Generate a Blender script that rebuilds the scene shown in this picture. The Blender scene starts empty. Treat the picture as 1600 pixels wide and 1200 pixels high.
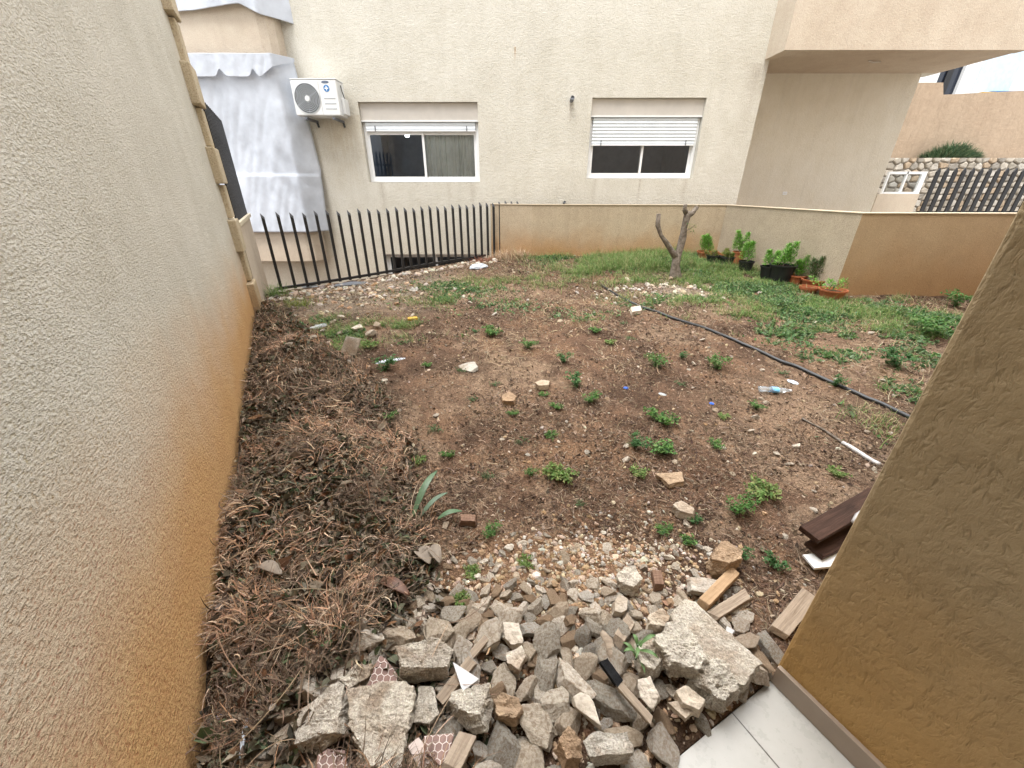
import bpy, math, random
import numpy as np
from math import radians as R, sin, cos, pi
from mathutils import Vector, Matrix
random.seed(7); rng = np.random.default_rng(11)
sc = bpy.context.scene
C = sc.collection

# ---------------------------------------------------------------- camera, sky, sun, exposure
F, PITCH, H = 615.0, R(26.6), 1.55
cd = bpy.data.cameras.new('camera'); cam = bpy.data.objects.new('camera', cd); C.objects.link(cam)
cd.sensor_width = 36; cd.lens = F/1600*36; cd.clip_start = .02; cd.clip_end = 400
cam.location = (0, 0, H); cam.rotation_euler = (R(90)-PITCH, 0, 0); sc.camera = cam
SUN_EL, SUN_AZ = R(66), R(-25)
w = bpy.data.worlds.new('World'); sc.world = w; w.use_nodes = True
nt = w.node_tree; nt.nodes.clear()
sky = nt.nodes.new('ShaderNodeTexSky'); sky.sky_type = 'NISHITA'; sky.sun_disc = False
sky.sun_elevation = SUN_EL; sky.sun_rotation = SUN_AZ; sky.dust_density = 4; sky.air_density = 1.2
hs = nt.nodes.new('ShaderNodeHueSaturation'); hs.inputs['Saturation'].default_value = .12
bg = nt.nodes.new('ShaderNodeBackground'); bg.inputs['Strength'].default_value = .15
wo = nt.nodes.new('ShaderNodeOutputWorld')
nt.links.new(sky.outputs[0], hs.inputs['Color']); nt.links.new(hs.outputs[0], bg.inputs['Color']); nt.links.new(bg.outputs[0], wo.inputs[0])
sd = bpy.data.lights.new('sun', 'SUN'); sd.energy = .9; sd.angle = R(28); sd.color = (1, .96, .9)
sun = bpy.data.objects.new('sun', sd); C.objects.link(sun)
dirv = Vector((sin(SUN_AZ)*cos(SUN_EL), -cos(SUN_AZ)*cos(SUN_EL), sin(SUN_EL)))
sun.rotation_euler = dirv.to_track_quat('Z', 'Y').to_euler()
sc.view_settings.view_transform = 'Standard'; sc.view_settings.look = 'None'
sc.view_settings.exposure = 1.95; sc.view_settings.gamma = 1

# ---------------------------------------------------------------- tags and mesh helpers
def tag(o, label=None, cat=None, group=None, kind=None):
    for k, v in (('label', label), ('category', cat), ('group', group), ('kind', kind)):
        if v: o[k] = v
    return o
def empty(name, loc=(0, 0, 0), rz=0):
    o = bpy.data.objects.new(name, None); C.objects.link(o); o.location = loc; o.rotation_euler = (0, 0, rz)
    o.empty_display_size = .05
    return o
def np_mesh(name, V, Fs, mat, parent=None, col=None, smooth=False, link=True):
    """V (n,3); Fs list of (m,k) int arrays; col (n,3) linear colour per vertex"""
    me = bpy.data.meshes.new(name)
    V = np.asarray(V, np.float32)
    Fs = [np.asarray(f, np.int32) for f in Fs if len(f)]
    loops = np.concatenate([f.ravel() for f in Fs])
    tot = np.concatenate([np.full(len(f), f.shape[1], np.int32) for f in Fs])
    st = np.concatenate([[0], np.cumsum(tot)[:-1]]).astype(np.int32)
    me.vertices.add(len(V)); me.vertices.foreach_set('co', V.ravel())
    me.loops.add(len(loops)); me.loops.foreach_set('vertex_index', loops)
    me.polygons.add(len(tot)); me.polygons.foreach_set('loop_start', st); me.polygons.foreach_set('loop_total', tot)
    me.polygons.foreach_set('use_smooth', np.full(len(tot), bool(smooth)))
    if col is not None:
        a = me.color_attributes.new('Col', 'FLOAT_COLOR', 'POINT')
        a.data.foreach_set('color', np.concatenate([col, np.ones((len(V), 1))], 1).astype(np.float32).ravel())
    me.update(calc_edges=True); me.validate()
    if mat: me.materials.append(mat)
    if not link: return me
    o = bpy.data.objects.new(name, me); C.objects.link(o)
    if parent: o.parent = parent
    return o
class MB:
    def __init__(s): s.V = []; s.F = []
    def add(s, V, Fc):
        n = len(s.V); s.V += [tuple(v) for v in V]; s.F += [[i+n for i in f] for f in Fc]; return s
    def box(s, x0, x1, y0, y1, z0, z1, M=None):
        V = [Vector((x, y, z)) for z in (z0, z1) for y in (y0, y1) for x in (x0, x1)]
        if M: V = [M @ v for v in V]
        return s.add(V, [(0,2,3,1),(4,5,7,6),(0,1,5,4),(2,6,7,3),(0,4,6,2),(1,3,7,5)])
    def prism(s, P, z0, z1):
        n = len(P); V = [(p[0], p[1], z0) for p in P]+[(p[0], p[1], z1) for p in P]
        a = sum(P[i][0]*P[(i+1) % n][1]-P[(i+1) % n][0]*P[i][1] for i in range(n))
        Fc = [tuple(range(n))[::-1], tuple(range(n, 2*n))]+[(i, (i+1) % n, n+(i+1) % n, n+i) for i in range(n)]
        if a < 0: Fc = [f[::-1] for f in Fc]
        return s.add(V, Fc)
    def tube(s, P, rad, seg=8, cap=True, twist=0, nz=0):
        P = [Vector(p) for p in P]; n = len(P)
        if not hasattr(rad, '__len__'): rad = [rad]*n
        V = []; 
        for i, p in enumerate(P):
            d = (P[min(i+1, n-1)]-P[max(i-1, 0)]).normalized()
            a = d.cross(Vector((0, 0, 1)));
            if a.length < .2: a = d.cross(Vector((1, 0, 0)))
            a.normalize()
            if i and a.dot(pa) < 0: a = -a
            pa = a; b = d.cross(a).normalized()
            for k in range(seg):
                t = 2*pi*k/seg; rr = rad[i]*(1+nz*random.uniform(-1, 1))
                V.append(p+a*cos(t)*rr+b*sin(t)*rr)
        Fc = [(i*seg+k, i*seg+(k+1) % seg, (i+1)*seg+(k+1) % seg, (i+1)*seg+k) for i in range(n-1) for k in range(seg)]
        if cap: Fc += [tuple(range(seg))[::-1], tuple(range((n-1)*seg, n*seg))]
        return s.add(V, Fc)
    def lathe(s, prof, c=(0, 0, 0), seg=24, axis='z'):
        V = []; n = len(prof)
        for r, z in prof:
            for k in range(seg):
                t = 2*pi*k/seg; v = (r*cos(t), r*sin(t), z)
                if axis == 'y': v = (r*cos(t), -z, r*sin(t))
                V.append((v[0]+c[0], v[1]+c[1], v[2]+c[2]))
        Fc = [(i*seg+k, i*seg+(k+1) % seg, (i+1)*seg+(k+1) % seg, (i+1)*seg+k) for i in range(n-1) for k in range(seg)]
        return s.add(V, Fc)
    def build(s, name, mat, parent=None, smooth=False, bevel=0, label=None):
        me = bpy.data.meshes.new(name); me.from_pydata(s.V, [], s.F); me.update()
        if smooth: me.polygons.foreach_set('use_smooth', [True]*len(me.polygons))
        me.materials.append(mat)
        o = bpy.data.objects.new(name, me); C.objects.link(o)
        if parent: o.parent = parent
        if bevel:
            m = o.modifiers.new('bevel', 'BEVEL'); m.width = bevel; m.segments = 2; m.limit_method = 'ANGLE'; m.angle_limit = R(40)
        if label: o['label'] = label
        return o

# ---------------------------------------------------------------- noise, ground height, pixel -> world point
_T = rng.random((256, 256)).astype(np.float64)
def vn(x, y):
    xi = np.floor(x).astype(int); yi = np.floor(y).astype(int); fx = x-xi; fy = y-yi
    fx = fx*fx*(3-2*fx); fy = fy*fy*(3-2*fy)
    a = _T[xi & 255, yi & 255]; b = _T[(xi+1) & 255, yi & 255]; c = _T[xi & 255, (yi+1) & 255]; d = _T[(xi+1) & 255, (yi+1) & 255]
    return (a*(1-fx)+b*fx)*(1-fy)+(c*(1-fx)+d*fx)*fy
def fbm(x, y, o=4, g=.5):
    s = 0; a = 1; t = 0
    for i in range(o): s = s+a*vn(x*2**i+17.3*i, y*2**i+5.1*i); t += a; a *= g
    return s/t
WA, WB = np.array([-.98, .63]), np.array([-3.14, 4.74])       # foot of the left wall
FA, FB = np.array([-3.78, 5.42]), np.array([-.50, 7.72])      # picket fence line
PW = [(-.40, 7.97), (.36, 7.66), (3.72, 7.48), (4.22, 5.15), (9.6, 4.85)]   # parapet wall, garden side
UL = (WB-WA)/np.linalg.norm(WB-WA)                            # along the left wall
NL = np.array([UL[1], -UL[0]])                                # out of it, into the garden
TV = np.array([.889, .459]); TU = np.array([-.459, .889]); TC = np.array([.905, .775])  # terrace edge dir, outward, column corner
def smooth01(t): t = np.clip(t, 0, 1); return t*t*(3-2*t)
def pile_mask(x, y):
    s = (x-WA[0])*UL[0]+(y-WA[1])*UL[1]; d = (x-WA[0])*NL[0]+(y-WA[1])*NL[1]
    wdt = .62+.30*np.sin(np.clip(s, 0, 6)*.9+.3)+.25*(fbm(x*2.2, y*2.2, 2)-.5)
    wdt = wdt*np.where(s > 3.2, 1-.35*smooth01((s-3.2)/1.4), 1)
    return smooth01((wdt-d)/.55+.5)*smooth01((5.3-s)/.9)
def G(x, y, fine=True):
    x = np.asarray(x, float); y = np.asarray(y, float)
    z = -.09+.062*y+.012*x
    z = z+.045*(fbm(x*1.1+3, y*1.1, 2)-.5)
    z = z+.10*np.exp(-((x-2.6)/1.3)**2-((y-6.7)/.8)**2)              # hump of soil round the stump
    pm = pile_mask(x, y); z = z+pm*(.05+.16*(fbm(x*3.1, y*3.1+9, 3)-.25))
    z = z+.05*np.exp(-((x-.05)/.8)**2-((y-.95)/.32)**2)
    z = z+.03*np.exp(-(((x-TC[0])*TU[0]+(y-TC[1])*TU[1])/.22)**2)
    ef = (FB-FA)/np.linalg.norm(FB-FA); z = z-.05*np.exp(-((-(x-FA[0])*ef[1]+(y-FA[1])*ef[0])/.35)**2)*(x < .2)
    if fine:
        z = z+.035*(fbm(x*7, y*7, 4, .6)-.5)+.012*(fbm(x*38, y*38, 3, .7)-.5)
    return z
def ray(px, py):
    x = (px-800)/F; u = -(py-600)/F
    return np.array([x, cos(PITCH)+u*sin(PITCH), -sin(PITCH)+u*cos(PITCH)])
def at(px, py, dz=0):
    r = ray(px, py); z = 0.1
    for _ in range(25):
        t = (z+dz-H)/r[2]; z = .5*z+.5*float(G(t*r[0], t*r[1], False))
    t = (z+dz-H)/r[2]
    return Vector((t*r[0], t*r[1], z+dz))
def onY(px, py, Y):
    r = ray(px, py); t = Y/r[1]; return Vector((t*r[0], Y, H+t*r[2]))
def gz(x, y): return float(G(x, y))

# ---------------------------------------------------------------- materials
def mat(name, rough=.85, spec=.3):
    m = bpy.data.materials.new(name); m.use_nodes = True; n = m.node_tree; b = n.nodes['Principled BSDF']
    b.inputs['Roughness'].default_value = rough; b.inputs['Specular IOR Level'].default_value = spec
    return m, n, b
def N(n, t, **kw):
    o = n.nodes.new(t)
    for k, v in kw.items():
        if k in o.inputs.keys(): o.inputs[k].default_value = v
        else: setattr(o, k, v)
    return o
def coords(n, scale=(1, 1, 1), src='Object'):
    tc = N(n, 'ShaderNodeTexCoord'); mp = N(n, 'ShaderNodeMapping'); mp.inputs['Scale'].default_value = scale
    n.links.new(tc.outputs[src], mp.inputs[0]); return mp.outputs[0]
def noise(n, vec, scale, detail=4, rough=.6, dist=0):
    o = N(n, 'ShaderNodeTexNoise'); o.inputs['Scale'].default_value = scale; o.inputs['Detail'].default_value = detail
    o.inputs['Roughness'].default_value = rough; o.inputs['Distortion'].default_value = dist
    if vec: n.links.new(vec, o.inputs['Vector'])
    return o.outputs['Fac']
def ramp(n, fac, stops):
    o = N(n, 'ShaderNodeValToRGB'); e = o.color_ramp.elements
    while len(e) < len(stops): e.new(.5)
    for i, (p, c) in enumerate(stops):
        e[i].position = p; e[i].color = (*c, 1) if len(c) == 3 else c
    n.links.new(fac, o.inputs[0]); return o.outputs[0]
def mix(n, fac, a, b, mode='MIX'):
    o = N(n, 'ShaderNodeMix'); o.data_type = 'RGBA'; o.blend_type = mode
    for i, v in ((0, fac), (6, a), (7, b)):
        if hasattr(v, 'is_output'): n.links.new(v, o.inputs[i])
        else: o.inputs[i].default_value = v if i == 0 else (*v, 1)
    return o.outputs[2]
def mth(n, op, a, b=0, c=None):
    o = N(n, 'ShaderNodeMath', operation=op)
    for i, v in enumerate([a, b]+([c] if c is not None else [])):
        if hasattr(v, 'is_output'): n.links.new(v, o.inputs[i])
        else: o.inputs[i].default_value = v
    return o.outputs[0]
def bump(n, b, h, dist=.01, st=1, prev=None):
    o = N(n, 'ShaderNodeBump'); o.inputs['Distance'].default_value = dist; o.inputs['Strength'].default_value = st
    n.links.new(h, o.inputs['Height'])
    if prev: n.links.new(prev, o.inputs['Normal'])
    n.links.new(o.outputs[0], b.inputs['Normal']); return o.outputs[0]
def stucco(name, c1, c2, stain=None, zs=(0, 1), grain=160, bd=.003, dirt=.25, amt=.9, wob=.35, pit=.6, gs=(1, 1, 1), marks=()):
    """plaster: two tones, fine grain, and rusty soil staining that has soaked in from the foot of the wall"""
    m, n, b = mat(name, .93, .15); v = coords(n)
    col = ramp(n, noise(n, v, 1.3, 5, .65), [(.3, c1), (.7, c2)])
    streak = noise(n, coords(n, (5, 5, .5)), 1.5, 5, .7)
    col = mix(n, mth(n, 'MULTIPLY', ramp(n, streak, [(.5, (0, 0, 0)), (.75, (1, 1, 1))]), dirt), col, (c1[0]*.55, c1[1]*.55, c1[2]*.55))
    if stain:
        sp = N(n, 'ShaderNodeSeparateXYZ'); n.links.new(v, sp.inputs[0])
        h = mth(n, 'ADD', sp.outputs[2], mth(n, 'MULTIPLY', mth(n, 'SUBTRACT', noise(n, v, 1.6, 5, .6), .5), wob*2))
        mr = N(n, 'ShaderNodeMapRange', interpolation_type='SMOOTHSTEP'); n.links.new(h, mr.inputs[0])
        mr.inputs[1].default_value = zs[1]; mr.inputs[2].default_value = zs[0]; mr.inputs[3].default_value = 0; mr.inputs[4].default_value = amt
        col = mix(n, mr.outputs[0], col, stain)
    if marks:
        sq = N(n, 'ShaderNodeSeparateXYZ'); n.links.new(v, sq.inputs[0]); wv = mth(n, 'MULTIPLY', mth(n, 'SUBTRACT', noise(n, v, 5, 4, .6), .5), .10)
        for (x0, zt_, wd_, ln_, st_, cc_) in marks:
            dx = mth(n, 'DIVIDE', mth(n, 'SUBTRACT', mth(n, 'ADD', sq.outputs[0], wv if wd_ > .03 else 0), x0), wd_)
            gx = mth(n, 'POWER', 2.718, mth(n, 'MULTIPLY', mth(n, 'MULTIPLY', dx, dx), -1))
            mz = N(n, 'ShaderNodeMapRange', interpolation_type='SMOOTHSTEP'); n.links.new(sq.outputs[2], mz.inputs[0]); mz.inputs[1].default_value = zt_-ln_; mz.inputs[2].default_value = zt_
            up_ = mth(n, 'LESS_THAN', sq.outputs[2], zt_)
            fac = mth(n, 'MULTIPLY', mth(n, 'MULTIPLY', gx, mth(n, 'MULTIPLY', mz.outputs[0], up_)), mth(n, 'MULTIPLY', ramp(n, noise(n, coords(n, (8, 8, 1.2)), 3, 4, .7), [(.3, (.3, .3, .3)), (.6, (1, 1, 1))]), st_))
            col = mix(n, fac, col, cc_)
    g = noise(n, coords(n, gs), grain, 3, .65)
    col = mix(n, pit, col, ramp(n, g, [(.30, (.12, .11, .10)), (.46, (.46, .46, .46)), (.7, (.66, .66, .66))]), 'OVERLAY')
    col = mix(n, .35, col, ramp(n, noise(n, v, 4.5, 6, .7), [(.3, (.38, .38, .38)), (.7, (.6, .6, .6))]), 'OVERLAY')
    n.links.new(col, b.inputs['Base Color'])
    g2 = noise(n, v, grain*.35, 4, .7)
    bump(n, b, mth(n, 'ADD', g, mth(n, 'MULTIPLY', g2, 1.2)), bd, 1)
    return m
def plain(name, c, rough=.5, spec=.4, var=.12, scale=8, bd=0, bs=60, metal=0, c2=None):
    m, n, b = mat(name, rough, spec); v = coords(n)
    f = noise(n, v, scale, 5, .65)
    col = ramp(n, f, [(.3, tuple(k*(1-var) for k in c)), (.7, c2 or tuple(min(1, k*(1+var)) for k in c))])
    n.links.new(col, b.inputs['Base Color']); b.inputs['Metallic'].default_value = metal
    if bd: bump(n, b, noise(n, v, bs, 5, .7), bd)
    return m
def attr_mat(name, rough=.9, spec=.15, trans=0, nz=.25, ns=300):
    m, n, b = mat(name, rough, spec)
    a = N(n, 'ShaderNodeVertexColor'); a.layer_name = 'Col'
    col = a.outputs[0]
    if nz: col = mix(n, nz, col, ramp(n, noise(n, coords(n), ns, 3, .7), [(.3, (.2, .2, .2)), (.7, (.8, .8, .8))]), 'OVERLAY')
    n.links.new(col, b.inputs['Base Color'])
    if trans:
        t = N(n, 'ShaderNodeBsdfTranslucent'); n.links.new(col, t.inputs[0]); ms = N(n, 'ShaderNodeMixShader'); ms.inputs[0].default_value = trans
        n.links.new(b.outputs[0], ms.inputs[1]); n.links.new(t.outputs[0], ms.inputs[2])
        n.links.new(ms.outputs[0], n.nodes['Material Output'].inputs[0])
    return m
def stone_mat(name, cols, bd=.004, scale=30, speck=0, rnd=True):
    m, n, b = mat(name, .92, .2); v = coords(n)
    oi = N(n, 'ShaderNodeObjectInfo')
    add = N(n, 'ShaderNodeVectorMath', operation='ADD'); n.links.new(v, add.inputs[0])
    cx = N(n, 'ShaderNodeCombineXYZ'); n.links.new(mth(n, 'MULTIPLY', oi.outputs['Random'], 37.0), cx.inputs[0]); n.links.new(cx.outputs[0], add.inputs[1]); v = add.outputs[0]
    base = ramp(n, oi.outputs['Random'], [(i/(len(cols)-1), c) for i, c in enumerate(cols)]) if rnd and len(cols) > 1 else None
    f = noise(n, v, scale*.35, 6, .7)
    tone = ramp(n, f, [(.25, (.25, .24, .22)), (.5, (.5, .5, .5)), (.75, (.72, .72, .70))])
    col = mix(n, .6, base if base else cols[0], tone, 'OVERLAY')
    dirtm = ramp(n, noise(n, v, scale*.2, 4, .6, .5), [(.44, (0, 0, 0)), (.64, (.7, .7, .7))])
    col = mix(n, dirtm, col, (.27, .19, .125))
    col = mix(n, .5, col, ramp(n, noise(n, v, scale*3, 4, .75), [(.35, (.25, .24, .23)), (.5, (.5, .5, .5)), (.7, (.68, .67, .65))]), 'OVERLAY')
    if speck:
        vo = N(n, 'ShaderNodeTexVoronoi'); vo.inputs['Scale'].default_value = speck; n.links.new(v, vo.inputs['Vector'])
        col = mix(n, .5, col, ramp(n, vo.outputs['Color'], [(.25, (.3, .29, .28)), (.6, (.5, .5, .5)), (.9, (.72, .71, .69))]), 'OVERLAY')
    n.links.new(col, b.inputs['Base Color'])
    hh = mth(n, 'ADD', noise(n, v, scale, 6, .75), mth(n, 'MULTIPLY', noise(n, v, scale*5, 3, .7), .4))
    bump(n, b, hh, bd*2.2)
    return m
M = {}
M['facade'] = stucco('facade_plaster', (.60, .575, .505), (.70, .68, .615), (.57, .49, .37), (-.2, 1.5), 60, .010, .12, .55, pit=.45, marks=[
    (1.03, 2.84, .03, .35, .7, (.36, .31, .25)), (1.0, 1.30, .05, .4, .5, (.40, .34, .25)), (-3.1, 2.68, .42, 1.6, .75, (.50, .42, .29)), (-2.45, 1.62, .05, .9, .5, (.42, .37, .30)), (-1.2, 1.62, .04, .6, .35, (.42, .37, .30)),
    (-.75, 1.62, .05, .8, .45, (.42, .37, .30)), (1.55, 1.68, .04, .7, .45, (.42, .37, .30)), (2.4, 1.68, .02, .5, .6, (.36, .31, .25)), (3.25, 1.68, .05, .7, .45, (.42, .37, .30)), (4.12, 3.4, .12, 1.4, .6, (.46, .42, .36)), (.05, 3.62, .012, .22, .9, (.40, .25, .12)), (-3.75, 3.4, .12, 2.5, .5, (.45, .38, .28))])
M['facade_brightened'] = stucco('brightened_facade_plaster', (.70, .66, .56), (.77, .735, .645), (.64, .55, .41), (.6, 1.9), 60, .008, .15, .4, pit=.25)  # same paint as the facade, lightened so the recess looks better lit
M['facade_beige'] = stucco('beige_plaster', (.56, .48, .385), (.62, .545, .45), (.46, .36, .26), (0, .8), 80, .005, .12, .5, pit=.3)
M['leftwall'] = stucco('left_wall_plaster', (.61, .58, .50), (.73, .70, .62), (.62, .35, .13), (.30, 1.16), 75, .012, .10, .9, .26, pit=.75, gs=(1, 1, 1.8))
M['par1'] = stucco('parapet_plaster', (.44, .36, .26), (.50, .42, .31), (.40, .225, .095), (.3, 1.0), 110, .004, .2, .9)
M['par2'] = stucco('parapet_grey_plaster', (.42, .355, .265), (.47, .40, .31), (.38, .30, .22), (.2, .7), 110, .004, .12, .6)
M['par3'] = stucco('parapet_ochre_plaster', (.36, .265, .165), (.40, .30, .195), (.33, .20, .10), (.25, 1.15), 110, .004, .12, .9, pit=.3)
M['cream'] = plain('cream_coping', (.62, .55, .42), .8, .2, .1, 5, .001, 120)
M['copetan'] = plain('tan_coping', (.50, .42, .31), .85, .2, .12, 5, .001, 120)
M['quoin'] = stucco('quoin_stone', (.50, .42, .29), (.58, .50, .37), (.42, .28, .15), (.2, .8), 90, .003, .2, .7)
M['terracotta'] = stucco('terracotta_plaster', (.43, .325, .235), (.47, .365, .27), None, (0, 1), 14, .010, .3, pit=.12)
M['white'] = plain('white_aluminium', (.82, .84, .86), .35, .5, .04, 6)
M['shutter'] = plain('shutter_slats', (.74, .80, .86), .4, .5, .05, 6)
M['greybox'] = plain('shutter_box_panel', (.56, .53, .49), .6, .3, .08, 4)
M['black'] = plain('black_painted_steel', (.012, .012, .014), .45, .5, .4, 30, .0006, 80)
M['tip'] = plain('worn_grey_steel', (.12, .13, .15), .45, .5, .2, 30)
M['tarp'] = plain('white_tarpaulin', (.54, .58, .65), .5, .35, .18, 1.6, .004, 14)
M['acw'] = plain('ac_white_plastic', (.74, .76, .77), .4, .5, .04, 4)
M['acd'] = plain('ac_dark_grille', (.045, .05, .055), .5, .4)
M['acg'] = plain('ac_grey_ring', (.42, .45, .48), .5, .4)
M['blue'] = plain('blue_badge', (.03, .19, .48), .4, .4)
M['navy'] = plain('navy_badge', (.03, .07, .16), .4, .4)
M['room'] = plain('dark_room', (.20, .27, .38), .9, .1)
M['curtain'] = plain('grey_curtain', (.80, .82, .80), .9, .1, .15, 3)
M['pipe'] = plain('black_pipe', (.018, .02, .022), .4, .5, .3, 12)
M['kerb'] = stone_mat('kerb_concrete', [(.40, .38, .34)], .003, 20, rnd=False)
M['concrete'] = stone_mat('broken_concrete', [(.51, .475, .41), (.56, .515, .44), (.44, .415, .37)], .005, 34, 240)
M['lime'] = stone_mat('limestone', [(.54, .475, .39), (.44, .35, .255), (.60, .535, .44), (.44, .41, .365), (.51, .42, .315), (.53, .495, .44), (.38, .295, .215), (.58, .505, .41)], .003, 26)
M['pale'] = stone_mat('pale_stone', [(.58, .53, .46), (.52, .46, .38)], .002, 22)
M['brownst'] = stone_mat('brown_stone', [(.32, .22, .14), (.38, .28, .19)], .004, 24)
M['bark'] = plain('bark', (.17, .135, .105), .95, .1, .45, 22, .012, 45, c2=(.27, .235, .20))
M['terrapot'] = plain('terracotta_pot', (.36, .12, .055), .8, .2, .15, 9)
M['blackpot'] = plain('black_plastic_pot', (.012, .013, .015), .45, .45, .2, 9)
M['soil'] = plain('pot_soil', (.06, .04, .028), .98, .1, .3, 40, .01, 60)
M['leaf'] = attr_mat('foliage', .6, .3, .3, .2, 120)
M['straw'] = attr_mat('straw', .85, .15, .12, .2, 200)
M['litter'] = attr_mat('litter', .95, .1, 0, .3, 300)
M['pebble'] = attr_mat('pebbles', .93, .15, 0, .5, 160)

def wood(name, c1, c2, sc_=(2, 30, 30)):
    m, n, b = mat(name, .8, .2); v = coords(n, sc_)
    f = noise(n, v, 2.2, 6, .7, .6)
    n.links.new(ramp(n, f, [(.3, c1), (.62, c2)]), b.inputs['Base Color']); bump(n, b, f, .003)
    return m
M['wood'] = wood('weathered_wood', (.16, .115, .08), (.36, .29, .22))
M['woodtan'] = wood('tan_wood', (.26, .165, .09), (.44, .30, .18))
M['wooddark'] = wood('dark_plank_wood', (.018, .010, .007), (.068, .036, .025))
M['char'] = plain('charred_wood', (.012, .012, .013), .9, .1, .4, 30, .004, 90)
M['brownwood'] = wood('brown_wood', (.13, .075, .05), (.24, .15, .105))

# glass: dark reflective with slight transparency
def glass(name, tr=.75):
    m = bpy.data.materials.new(name); m.use_nodes = True; n = m.node_tree; n.nodes.clear()
    t = N(n, 'ShaderNodeBsdfTransparent'); t.inputs[0].default_value = (.80, .84, .86, 1); g = N(n, 'ShaderNodeBsdfGlossy'); g.inputs['Roughness'].default_value = .02
    ms = N(n, 'ShaderNodeMixShader'); fr = N(n, 'ShaderNodeFresnel'); fr.inputs[0].default_value = 1.45
    o = N(n, 'ShaderNodeOutputMaterial')
    n.links.new(mth(n, 'ADD', fr.outputs[0], .03), ms.inputs[0]); n.links.new(t.outputs[0], ms.inputs[1]); n.links.new(g.outputs[0], ms.inputs[2]); n.links.new(ms.outputs[0], o.inputs[0])
    return m
M['glass'] = glass('window_glass')

# ground soil: colour from the ground's own patches, with fine grain
def soil_mat():
    m, n, b = mat('garden_soil', .97, .1); v = coords(n)
    a = N(n, 'ShaderNodeVertexColor'); a.layer_name = 'Col'
    f1 = noise(n, v, 55, 6, .75); f2 = noise(n, v, 9, 5, .7)
    col = mix(n, .9, a.outputs[0], ramp(n, f1, [(.25, (.18, .17, .16)), (.5, (.5, .5, .5)), (.72, (.8, .78, .76))]), 'OVERLAY')
    vo = N(n, 'ShaderNodeTexVoronoi'); vo.inputs['Scale'].default_value = 130; n.links.new(v, vo.inputs['Vector'])
    col = mix(n, .55, col, ramp(n, vo.outputs['Color'], [(.2, (.3, .29, .28)), (.6, (.5, .5, .5)), (.95, (.85, .84, .8))]), 'OVERLAY')
    n.links.new(col, b.inputs['Base Color'])
    bump(n, b, mth(n, 'ADD', f1, mth(n, 'MULTIPLY', vo.outputs['Distance'], .8)), .008)
    return m
M['soilg'] = soil_mat()

# worm-scratched render on the column
def scratched():
    m, n, b = mat('scratched_plaster', .8, .25); v = coords(n)
    di = N(n, 'ShaderNodeTexNoise'); di.inputs['Scale'].default_value = 9; di.inputs['Detail'].default_value = 2; n.links.new(v, di.inputs['Vector'])
    mx = N(n, 'ShaderNodeVectorMath', operation='MULTIPLY_ADD'); n.links.new(di.outputs['Color'], mx.inputs[0]); mx.inputs[1].default_value = (.05, .05, .05); n.links.new(v, mx.inputs[2])
    mp = N(n, 'ShaderNodeMapping'); mp.inputs['Scale'].default_value = (62, 62, 26); mp.inputs['Rotation'].default_value = (.2, .2, 0); n.links.new(mx.outputs[0], mp.inputs[0])
    f = noise(n, mp.outputs[0], 1.0, 3, .55, .3)
    gro = ramp(n, f, [(.28, (0, 0, 0)), (.46, (.8, .8, .8)), (.6, (1, 1, 1))])
    gro = mix(n, ramp(n, noise(n, v, 6, 4, .6), [(.50, (0, 0, 0)), (.68, (.8, .8, .8))]), gro, (.9, .9, .9))
    blot = noise(n, v, 12, 5, .6)
    hgt = mth(n, 'ADD', mth(n, 'MULTIPLY', gro, .8), mth(n, 'MULTIPLY', blot, 1.9))
    hgt = mth(n, 'ADD', hgt, mth(n, 'MULTIPLY', noise(n, v, 60, 5, .7), .45))
    sp = N(n, 'ShaderNodeSeparateXYZ'); n.links.new(v, sp.inputs[0])
    h = mth(n, 'ADD', sp.outputs[2], mth(n, 'MULTIPLY', noise(n, v, 2.2, 5, .6), .5))
    mr = N(n, 'ShaderNodeMapRange', interpolation_type='SMOOTHSTEP'); n.links.new(h, mr.inputs[0]); mr.inputs[1].default_value = 1.15; mr.inputs[2].default_value = .2
    col = mix(n, mr.outputs[0], (.32, .245, .145), (.41, .245, .085))
    col = mix(n, .35, col, ramp(n, noise(n, v, 4, 6, .7), [(.3, (.35, .35, .35)), (.7, (.65, .65, .65))]), 'OVERLAY')
    n.links.new(col, b.inputs['Base Color']); bump(n, b, hgt, .006, .9)
    return m
M['scratch'] = scratched()

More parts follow.
